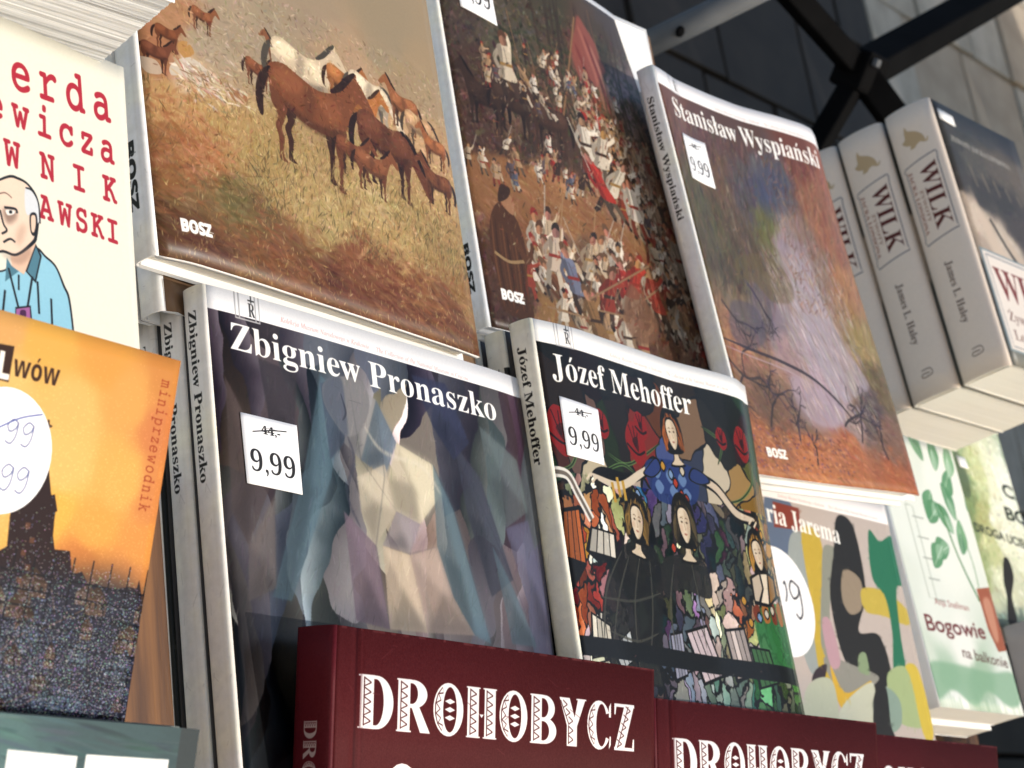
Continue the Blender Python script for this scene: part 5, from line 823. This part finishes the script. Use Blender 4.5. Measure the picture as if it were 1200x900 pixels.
def stone_wall(name, spec, label, mats, mort, bw, bh, seed):
    fr, Wd, Ht, T = spec; r = thing(name, fr, label, 'wall'); rg = random.Random(seed)
    box('mortar_bed', 0, Wd, .02, T, -.1, Ht, mort, r)
    proto = {}
    for m in mats:
        o = box('stone', -.5, .5, 0, .03, -.5, .5, m, r); bevel(o, .006, 2); proto[m.name] = o
    used = set(); z = 0.0; k = 0
    while z < Ht - .05:
        h = bh * rg.uniform(.85, 1.15); x = -bw * (.5 if k % 2 else 0) * rg.uniform(.8, 1.2)
        while x < Wd:
            w = bw * rg.uniform(.75, 1.3); a, b = max(0, x), min(Wd, x + w)
            if b - a > .05 and z > .6:
                m = mats[0] if rg.random() < .8 else mats[-1]; p = proto[m.name]
                o = p if m.name not in used else p.copy()
                if m.name in used: COL.objects.link(o)
                used.add(m.name); o.parent = r
                o.location = ((a + b) / 2, rg.uniform(-.006, .004), z + h / 2); o.scale = (b - a - .012, 1, h - .012); o.rotation_euler = (rg.gauss(0, .006), rg.gauss(0, .004), rg.gauss(0, .006))
            x += w
        z += h; k += 1
    return r
stone_wall('stone_wall', (((4.4652, 1.3148, 0.0),(1.0, 0.0, 0.0),(0.0, 0.6293, 0.7771)),3.4,3.3,0.2), 'pale grey stone block wall in the blurred background at upper right', [M_STONE, M_STONE2], M_MORT, .30, .36, 3)
stone_wall('stone_wall', (((0.7776, 1.266, 0.0),(1.0, 0.0, 0.0),(0.0, 0.6293, 0.7771)),3.6,3.3,0.2), 'block wall with shade painted into its stone colour, behind the art albums, left of the pale wall', [M_STONE_SHADE, M_STONE_SHADE2], M_JOINT_SHADE, .34, .30, 5)
def bar_obj(name, a, b, w, d, mat, parent, bw=.003, z=None):
    a, b = Vector(a), Vector(b); L = (b - a).length; v, f = box_data(-w / 2, w / 2, -d / 2, d / 2, 0, L); o = mesh_obj(name, v, f, [mat], parent)
    o.location = a if parent is None else a - parent.location; o.rotation_mode = 'QUATERNION'; o.rotation_quaternion = (b - a).to_track_quat('Z', 'Y'); bevel(o, bw, 3); return o
def empty_at(name, loc, label, cat, group=None):
    e = bpy.data.objects.new(name, None); e.empty_display_size = .05; e.location = loc; COL.objects.link(e); e['label'] = label; e['category'] = cat
    if group: e['group'] = group
    return e
J = (1.865, 1.2457, 1.6708)
cf = empty_at('canopy_frame', J, 'black metal canopy frame with bars crossing in front of the stone walls', 'frame')
bar_obj('beam', (2.6512, 1.4569, 2.0661), J, .038, .03, M_DARK, cf); bar_obj('strut', (1.6528, 1.2756, 1.7278), J, .024, .024, M_DARK, cf)
bar_obj('strut', J, (1.7921, 1.2277, 1.4911), .022, .024, M_DARK, cf); bar_obj('post', J, (2.0462, 1.082, 1.5286), .030, .03, M_DARK, cf)
for sx, sz in ((-.012, .012), (.012, -.012)): box('bolt', sx - .004, sx + .004, -.026, -.02, sz - .004, sz + .004, M_GREYM, cf, .001)
box('bracket', -.022, .022, -.02, .02, -.022, .022, M_DARK, cf, .004)
T0 = Vector((1.383, 1.1803, 1.5448)); T1 = Vector((1.4771, 1.0876, 1.6883))
gt = empty_at('grey_tube', T0, 'grey metal tube slanting behind the battle album at the top', 'tube')
n = 20; L = (T1 - T0).length; V = []; F_ = []
for i, z in enumerate((0, L)):
    for k in range(n): V.append(((.0115) * math.cos(2 * math.pi * k / n), (.0115) * math.sin(2 * math.pi * k / n), z))
for k in range(n): F_.append((k, (k + 1) % n, n + (k + 1) % n, n + k))
F_ += [tuple(range(n))[::-1], tuple(range(n, 2 * n))]
tb = mesh_obj('tube', V, F_, [M_GREYM], gt, smooth=True); tb.rotation_mode = 'QUATERNION'; tb.rotation_quaternion = (T1 - T0).to_track_quat('Z', 'Y')
B0 = Vector((1.4158, 1.1305, 1.6053)); bpy.ops.mesh.primitive_uv_sphere_add(segments=12, ring_count=8, radius=.005, location=(0, 0, 0)); bo = bpy.context.object; bo.name = 'bolt'; bo.parent = gt
bo.location = B0 - T0; bo.data.materials.append(M_DARK); bo.scale = (1, .6, 1)
# unseen board screen added right of the frame to shade the stone walls
nb = empty_at('shade_screen', (5.55, .33, 0), 'added tall grey board screen, unseen, shading the stone walls', 'screen'); nb.rotation_euler = (0, 0, math.atan2(.5, .87))
M_SCR = noise_mat('grey_screen', (.20, .19, .18), (.28, .27, .25), 6, .8)
for k in range(6): box('board', -1.5 + k * .5, -1.005 + k * .5, -.015, .015, 0, 3.4, M_SCR, nb, .003)

# sunlit canvas added outside the frame, bounces light onto the spines
cv = empty_at('bounce_canvas', (-.75, .0, 0), 'added cream bounce canvas, unseen to the left', 'canvas')
M_CAN = noise_mat('cream_canvas', (.76, .69, .62), (.84, .78, .72), 3, .9)
for k in range(4): box('canvas_panel', -.01, .01, -2.0 + k * .8, -1.21 + k * .8, 0, 2.8, M_CAN, cv, .003)
# display rack
def plank_group(name, spec, label, n, mats):
    fr, Wd, Ht, T = spec; r = thing(name, fr, label, 'rack')
    for k in range(n): box('plank', Wd * k / n + .0006, Wd * (k + 1) / n - .0006, (.004 if k % 2 else 0), T, 0, Ht, mats[k % len(mats)], r, .0012)
    box('shelf_ledge', -.02, Wd + .02, -.10, T + .01, -.024, -.004, M_WOOD2, r, .002); return r
plank_group('display_rack', (((0.2978, 0.4863, 1.0816),(0.9998, -0.0042, -0.0182),(0.017, 0.6015, 0.7987)),0.283,0.26,0.012), 'varnished brown wooden rack between the city guide and the white spines', 7, [M_WOOD2, M_WOOD])
plank_group('display_rack', (((1.1718, 0.7011, 1.012),(1.0, -0.0033, -0.0041),(0.0052, 0.6293, 0.7771)),0.6,0.16,0.012), 'varnished wooden rack strip showing under the balcony novel at lower right', 8, [M_WOOD, M_WOOD2])

# ================================================================== books
def table(L, w=1.0):
    xs = np.linspace(0, 1, 201); y = np.interp(xs, [p[0] for p in L], [p[1] for p in L])
    k = np.hanning(25); k /= k.sum(); yp = np.pad(y, 12, mode='edge'); y2 = np.convolve(yp, k, 'valid'); y2 += (y[0] - y2[0]) * np.exp(-xs * 30)
    return lambda u: float(np.interp(u, xs, y2))
tw = table([(0, 0), (.06, -.0015), (.15, -.0048), (.35, -.0058), (.52, -.0052), (.73, .0002), (.87, .0024), (.95, .0012), (1, -.0045)])
d_wys = lambda u, v: tw(u) * (1 - .82 * min(1, v * 1.3)) - .0012 * math.sin(v * 5) * u
tb_ = table([(0, 0), (.12, .0015), (.4, .002), (.6, 0), (.8, -.007), (.93, -.013), (1, -.019)])
tb2 = table([(0, 0), (.2, .001), (.6, .002), (.85, .001), (1, -.002)])
d_batt = lambda u, v: tb_(u) * (1 - v) ** 1.2 + tb2(u) * v
tm = table([(0, 0), (.06, .0016), (.15, .003), (.35, .0012), (.6, -.001), (.82, .0016), (.92, .0014), (1, -.0045)])
d_meh = lambda u, v: tm(u) * (1 - .6 * v) + .0012 * math.sin(v * 7 + u * 2) * u
tp = table([(0, 0), (.05, .001), (.3, .0016), (.7, .0006), (.9, .0004), (1, -.0012)])
d_pron = lambda u, v: tp(u) * (1 - .3 * v) + .0008 * math.sin(v * 6) * u
th_ = table([(0, 0), (.07, .0028), (.25, .0032), (.6, .0022), (.9, .0008), (1, -.0006)])
d_horse = lambda u, v: th_(u)
tj = table([(0, 0), (.3, .001), (.8, 0), (1, -.0015)])
d_soft = lambda u, v: tj(u)

G_P = 'copies of the faceted figure album'; G_M = 'copies of the stained-glass album'; G_H = 'copies of the horse painting album'; G_D = 'burgundy albums in the front row'; G_W = 'copies of the wolf biography'
# horse album and the two copies behind it
M_SP_H = spine_print('horse_spine_print', S_HORSE[3], S_HORSE[2], None, 0, 0, .3, bgc=(246, 246, 248), logo='BOSZ', logo_v=(.795, .915), base=.22)
b_h = book('art_album', S_HORSE, 'album with brown horses on a dry meadow, top row', print_mat('meadow_print', art_meadow(), .36), M_SP_H, disp=d_horse, bulge=.0035, th=.0026, group=G_H, inset=.004)
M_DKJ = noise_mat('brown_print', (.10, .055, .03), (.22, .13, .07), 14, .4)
M_SP_H2 = spine_print('horse_spine_print_low', S_HORSE[3], S_HORSE[2], None, 0, 0, .3, bgc=(246, 246, 248), logo='BOSZ', logo_v=(.78, .90), base=.22)
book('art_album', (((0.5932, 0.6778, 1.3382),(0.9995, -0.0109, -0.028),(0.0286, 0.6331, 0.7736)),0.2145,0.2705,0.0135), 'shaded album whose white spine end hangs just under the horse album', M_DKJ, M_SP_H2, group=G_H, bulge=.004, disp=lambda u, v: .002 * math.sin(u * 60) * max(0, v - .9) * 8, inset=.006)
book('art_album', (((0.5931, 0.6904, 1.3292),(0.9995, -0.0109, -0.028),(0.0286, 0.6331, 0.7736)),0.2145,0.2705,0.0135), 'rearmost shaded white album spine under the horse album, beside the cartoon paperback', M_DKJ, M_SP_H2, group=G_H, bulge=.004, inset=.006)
# battle album
M_SP_B = spine_print('battle_spine_print', S_BATT[3], S_BATT[2], None, 0, 0, .3, bgc=(246, 246, 248), logo='BOSZ', logo_v=(.80, .915), base=.22)
b_b = book('art_album', S_BATT, 'album with a crowded battle painting and a red banner', print_mat('crowd_print', art_crowd(), .34), M_SP_B, disp=d_batt, bulge=.0035, th=.002, group='copies of the battle painting album', ny=36)
tag_sheet(b_b, S_BATT[1], S_BATT[2], d_batt, [(0.0766,0.0595),(0.2108,0.052),(0.2164,0.2181),(0.0785,0.2019)])
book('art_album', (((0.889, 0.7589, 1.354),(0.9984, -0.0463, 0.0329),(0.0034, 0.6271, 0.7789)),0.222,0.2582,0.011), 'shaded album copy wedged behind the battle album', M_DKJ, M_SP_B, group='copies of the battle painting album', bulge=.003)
# landscape album
M_SP_W = spine_print('landscape_spine_print', S_WYS[3], S_WYS[2], 'Stanisław Wyspiański', .075, .385, .36, base=.30, bgc=(246, 246, 248))
b_w = book('art_album', S_WYS, 'album titled Stanisław Wyspiański with a wavy cover and purple-orange landscape', print_mat('landscape_print', art_landscape(), .34), M_SP_W, disp=d_wys, bulge=.003, th=.0014, nx=60, ny=36)
tag_sheet(b_w, S_WYS[1], S_WYS[2], d_wys, [(0.0835,0.156),(0.2268,0.1552),(0.2158,0.2767),(0.0701,0.2736)])
book('art_album', (((1.0906, 0.6858, 1.3246),(0.9972, 0.0594, 0.0458),(-0.0733, 0.6393, 0.7655)),0.22,0.268,0.0125), 'white album edge showing below the Stanisław Wyspiański album', M_PAPER, M_PAPER, bulge=.003, th=.0014)
# faceted album and two copies
M_SP_P = spine_print('facets_spine_print', S_PRON[3], S_PRON[2], 'Zbigniew Pronaszko', .040, .325, .36, base=.30)
M_SP_P2 = spine_print('facets_spine_print_dark', S_PRON[3], S_PRON[2], 'Zbigniew Pronaszko', .052, .338, .36, base=.26, stripe=(.075, .90, (30, 34, 34)))
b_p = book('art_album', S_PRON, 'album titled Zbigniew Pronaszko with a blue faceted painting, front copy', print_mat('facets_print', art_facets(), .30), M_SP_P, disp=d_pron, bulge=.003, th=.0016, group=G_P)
tag_sheet(b_p, S_PRON[1], S_PRON[2], d_pron, [(0.0613,0.2078),(0.215,0.2086),(0.2143,0.3258),(0.0643,0.3243)])
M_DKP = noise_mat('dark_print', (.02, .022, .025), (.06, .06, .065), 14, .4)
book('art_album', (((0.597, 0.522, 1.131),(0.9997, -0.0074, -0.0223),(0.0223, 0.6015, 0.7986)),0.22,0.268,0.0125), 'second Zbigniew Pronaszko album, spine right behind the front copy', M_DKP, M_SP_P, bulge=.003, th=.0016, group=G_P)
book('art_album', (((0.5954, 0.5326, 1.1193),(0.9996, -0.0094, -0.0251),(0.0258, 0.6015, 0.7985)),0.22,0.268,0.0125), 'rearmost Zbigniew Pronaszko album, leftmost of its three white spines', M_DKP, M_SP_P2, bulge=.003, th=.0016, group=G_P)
# stained-glass album and copies
M_SP_M = spine_print('glass_spine_print', S_MEH[3], S_MEH[2], 'Józef Mehoffer', .052, .285, .34, base=.34, bgc=(248, 245, 232))
M_SP_M2 = spine_print('glass_spine_print_dark', .0125, S_MEH[2], 'Józef Mehoffer', .070, .31, .36, base=.26, bgc=(244, 240, 226), stripe=(.075, .86, (30, 32, 30)))
b_m = book('art_album', S_MEH, 'album titled Józef Mehoffer with a stained-glass cover, front copy', print_mat('glass_print', art_glass(), .26), M_SP_M, edge=M_CREAM, disp=d_meh, bulge=.0035, th=.0014, group=G_M, nx=50, ny=36)
tag_sheet(b_m, S_MEH[1], S_MEH[2], d_meh, [(0.0519,0.15),(0.1997,0.1605),(0.1922,0.2732),(0.0508,0.2663)])
book('art_album', (((0.8294, 0.5341, 1.1538),(0.9992, 0.0396, -0.0099),(-0.0157, 0.5964, 0.8025)),0.222,0.268,0.0125), 'second Józef Mehoffer album, only its spine top beside the front copy', M_DKP, M_SP_M2, bulge=.003, th=.0016, group=G_M)
book('art_album', (((0.8274, 0.5458, 1.1437),(0.9992, 0.0386, -0.0113),(-0.0139, 0.5965, 0.8025)),0.222,0.268,0.0125), 'rearmost Józef Mehoffer album, thin sliver of spine beside the horse album corner', M_DKP, M_SP_M2, bulge=.003, th=.0016, group=G_M)
# abstract album
b_j = book('art_album', S_JAR, 'album ending in Jarema with flat yellow, black and green shapes', print_mat('shapes_print', art_shapes(), .4), disp=d_soft, bulge=.003, th=.0014)
def disc_label(parent, Wd, Ht, disp, cu, cv_, rad, mat, name='round_sticker'):
    V = [(cu * Wd, -disp(cu, cv_) - .0006, Ht * (1 - cv_))]; U = [(.5, .5)]; F2 = []; n = 40
    for k in range(n):
        a = 2 * math.pi * k / n; x, z = math.cos(a) * rad, math.sin(a) * rad; V.append((cu * Wd + x, -disp(cu + x / Wd, cv_ - z / Ht) - .0006, Ht * (1 - cv_) + z)); U.append((.5 + x / rad / 2, .5 + z / rad / 2))
    m = len(V); V += [(x, y + .0003, z) for x, y, z in V]; U += U
    for k in range(n):
        a, b = 1 + k, 1 + (k + 1) % n; F2 += [(0, a, b), (m, m + b, m + a), (a, m + a, m + b, b)]
    return mesh_obj(name, V, F2, [mat, M_PAPER], parent, U)
uj = [(0.2008,0.3342),(0.4424,0.342),(0.2027,0.4919)]
rj = 0.0381
disc_label(b_j, S_JAR[1], S_JAR[2], d_soft, uj[0][0], uj[0][1], rj, print_mat('round_tag_dark_pen', (lambda c, n: (c.line([(.80, .34), (.71, .30), (.66, .38), (.70, .46), (.79, .42), (.81, .34), (.82, .44), (.80, .58), (.74, .64), (.69, .60)], .022, (66, 66, 74)), c.line([(.57, .34), (.60, .32), (.60, .42), (.56, .5)], .022, (66, 66, 74)), c)[2])(*round_tag('', '')), .6, .3))
book('art_album', (((1.1634, 0.6098, 1.1001),(0.9997, -0.0216, 0.0101),(0.0058, 0.6293, 0.7771)),0.22,0.268,0.0125), 'white-topped album with a rust strip peeking above the Jarema album', M_PAPER, M_PAPER, bulge=.003, th=.0014)
# wolf biographies
M_SP_WO = print_mat('wolf_spine_print', art_wolf_spine(), .5, .3); M_WO = print_mat('wolf_cover_print', art_wolf(), .38)
for nm, spec, lab in (('wilk', S_WIL, 'rightmost thick WILK biography with a sepia sledge photo cover'), ('wilk2', (((1.5089, 0.8065, 1.4148),(0.9995, -0.0271, 0.0183),(0.0047, 0.6732, 0.7394)),0.15,0.2415,0.043), 'middle of the three thick cream WILK biographies'), ('wilk3', (((1.5114, 0.8415, 1.3843),(0.9995, -0.0271, 0.0183),(0.0047, 0.6732, 0.7394)),0.15,0.2415,0.043), 'leftmost thick WILK biography, half hidden by the landscape album')):
    b = book('biography', spec, lab, M_WO, M_SP_WO, edge=M_CREAM, pg=M_PAGES_C, bulge=.008, pw=.75, th=.0012, inset=.0006, group=G_W, nx=10, ny=10)
    if nm == 'wilk': sheet('price_sticker', spec[1], spec[2], FLAT, .0002, [M_PAPER, M_PAPER], b, 2, 2, quad=[(.05, .03), (.22, .035), (.22, .075), (.05, .07)], lift=.0005)
# cartoon paperback, city guide, teal book, page stack
book('paperback', S_AWS, 'cream paperback ending in AWSKI with a cartoon old man in a blue shirt', print_mat('cartoon_print', art_cartoon(), .45, .3), disp=FLAT, bulge=.001, th=.0005, inset=.0004)
cl = art_city(); b_l = book('city_guide', S_LWO, 'orange city guide with a dark tower skyline and a round price label', print_mat('city_print', cl, .45, .12, 500, .12), disp=FLAT, bulge=.0004, th=.0005, inset=.0003)
ct, nine = round_tag('', '')
PEN = (92, 104, 168)
def nn(c, x, y, s_): c.line([(x + .42 * s_, y - .28 * s_), (x + .05 * s_, y - .42 * s_), (x - .3 * s_, y - .05 * s_), (x - .1 * s_, y + .28 * s_), (x + .3 * s_, y + .05 * s_), (x + .44 * s_, y - .3 * s_), (x + .36 * s_, y + .5 * s_), (x + .05 * s_, y + .95 * s_), (x - .35 * s_, y + .85 * s_)], .011, PEN)
for x in (.55, .71): nn(ct, x, .30, .14); nn(ct, x + .02, .66, .15)
ct.line([(.42, .33), (.62, .22), (.84, .15)], .012, (70, 90, 180))
disc_label(b_l, S_LWO[1], S_LWO[2], FLAT, cl._label[0], cl._label[1], cl._label[2] * S_LWO[1], print_mat('round_tag_pen', ct, .6, .3))
book('teal_book', S_TEA, 'teal book edge with two white panels at the bottom left corner', print_mat('teal_print', art_teal(), .5, .3), edge=M_TEALE, disp=FLAT, bulge=.001, th=.0022)
stk = (((0.3522, 0.6803, 1.4511),(0.9838, -0.1719, 0.0514),(0.0679, 0.6223, 0.7798)),0.17,0.22,0.055)
r = thing('thick_book', stk[0], 'thick book seen from below, its grey page edges at the top left corner', 'book')
sheet('front_cover', stk[1], stk[2], FLAT, .0004, [M_PAPER, M_PAPER], r, 2, 2); sheet('back_cover', stk[1], stk[2], FLAT, .0004, [M_PAPER, M_PAPER], r, 2, 2, y_off=stk[3]); spine('spine', stk[3], stk[2], .002, [M_PAPER, M_PAPER], r)
V = []; F3 = []; ny = 170; rg = random.Random(8)
for j in range(ny + 1):
    y = .0004 + (stk[3] - .0008) * j / ny; dz = rg.uniform(0, .0003) + .00015 * math.sin(j * .35); dx = rg.uniform(0, .0006)
    for yy in (y, y + (stk[3] / ny) * .8):
        V += [(.002, yy, dz), (stk[1] - .001 - dx, yy, dz), (stk[1] - .001 - dx, yy, stk[2] - .001)]
for j in range(len(V) // 3 - 1):
    a = j * 3; F3 += [(a, a + 3, a + 4, a + 1), (a + 1, a + 4, a + 5, a + 2)]
mesh_obj('page_block', V, F3, [M_PAGES_G], r)
# balcony novels, escape novel, grey book
book('paperback', S_BOG, 'pale green paperback Bogowie na balkonie with a potted plant', print_mat('balcony_print', art_balcony(), .42, .4), edge=M_PAPER, disp=FLAT, bulge=.0008, th=.0005, inset=.0004, group='copies of the balcony novel', pg=M_PAGES_C)
book('paperback', (((1.4096, 0.6897, 1.1753),(0.9999, 0.0094, -0.0121),(0.0029, 0.6597, 0.7515)),0.146,0.2225,0.022), 'shaded copy behind the Bogowie na balkonie paperback', M_PAPER, M_PAPER, disp=FLAT, bulge=.0008, th=.0005, inset=.0004, group='copies of the balcony novel', pg=M_PAGES_C)
bc = book('paperback', S_CJB, 'leafy green paperback by C.J. BOX at the right edge', print_mat('escape_print', art_escape(), .42, .4), disp=FLAT, bulge=.0008, th=.0005, inset=.0004, pg=M_PAGES_C)
sheet('price_sticker', S_CJB[1], S_CJB[2], FLAT, .0002, [M_PAPER, M_PAPER], bc, 2, 2, quad=[(0.2245,0.2571),(0.3461,0.2562),(0.3643,0.3038),(0.2426,0.3043)], lift=.0005)
M_MAUVE = noise_mat('mauve_board', (.36, .33, .32), (.42, .39, .38), 20, .5)
book('hardback', S_GRE, 'plain mauve-grey book spine at the right edge of the picture', M_MAUVE, M_MAUVE, edge=M_MAUVE, bulge=.002)
# burgundy albums
M_DR = print_mat('burgundy_print', art_burgundy(), .55, .12, 900, .12); M_DRS = print_mat('burgundy_spine_print', art_burgundy_spine(), .5, .25, 900, .12)
for spec, lab in ((S_DRO, 'burgundy DROHOBYCZ album, nearest and leftmost of three'), ((((0.8569, 0.4097, 0.9845),(0.9999, -0.0048, -0.0152),(0.0156, 0.4882, 0.8726)),0.2235,0.285,0.018), 'middle burgundy DROHOBYCZ album, below the stained-glass cover'), ((((1.0872, 0.4371, 0.9634),(0.9999, -0.0029, -0.0156),(0.015, 0.4909, 0.8711)),0.2235,0.285,0.018), 'rightmost burgundy DROHOBYCZ album, lowest in the frame')):
    bk = book('burgundy_album', spec, lab, M_DR, M_DRS, edge=M_BURG, bulge=.003, pw=.45, th=.003, group=G_D, nx=110, ny=6, inset=.004, disp=lambda u, v: -.0011 * math.exp(-((u - .06) / .009) ** 2))
    bevel(bk.children[0], .0008, 2)
for o in list(bpy.data.objects):
    if o.type == 'MESH' and o.name.startswith('tmp'): bpy.data.objects.remove(o)
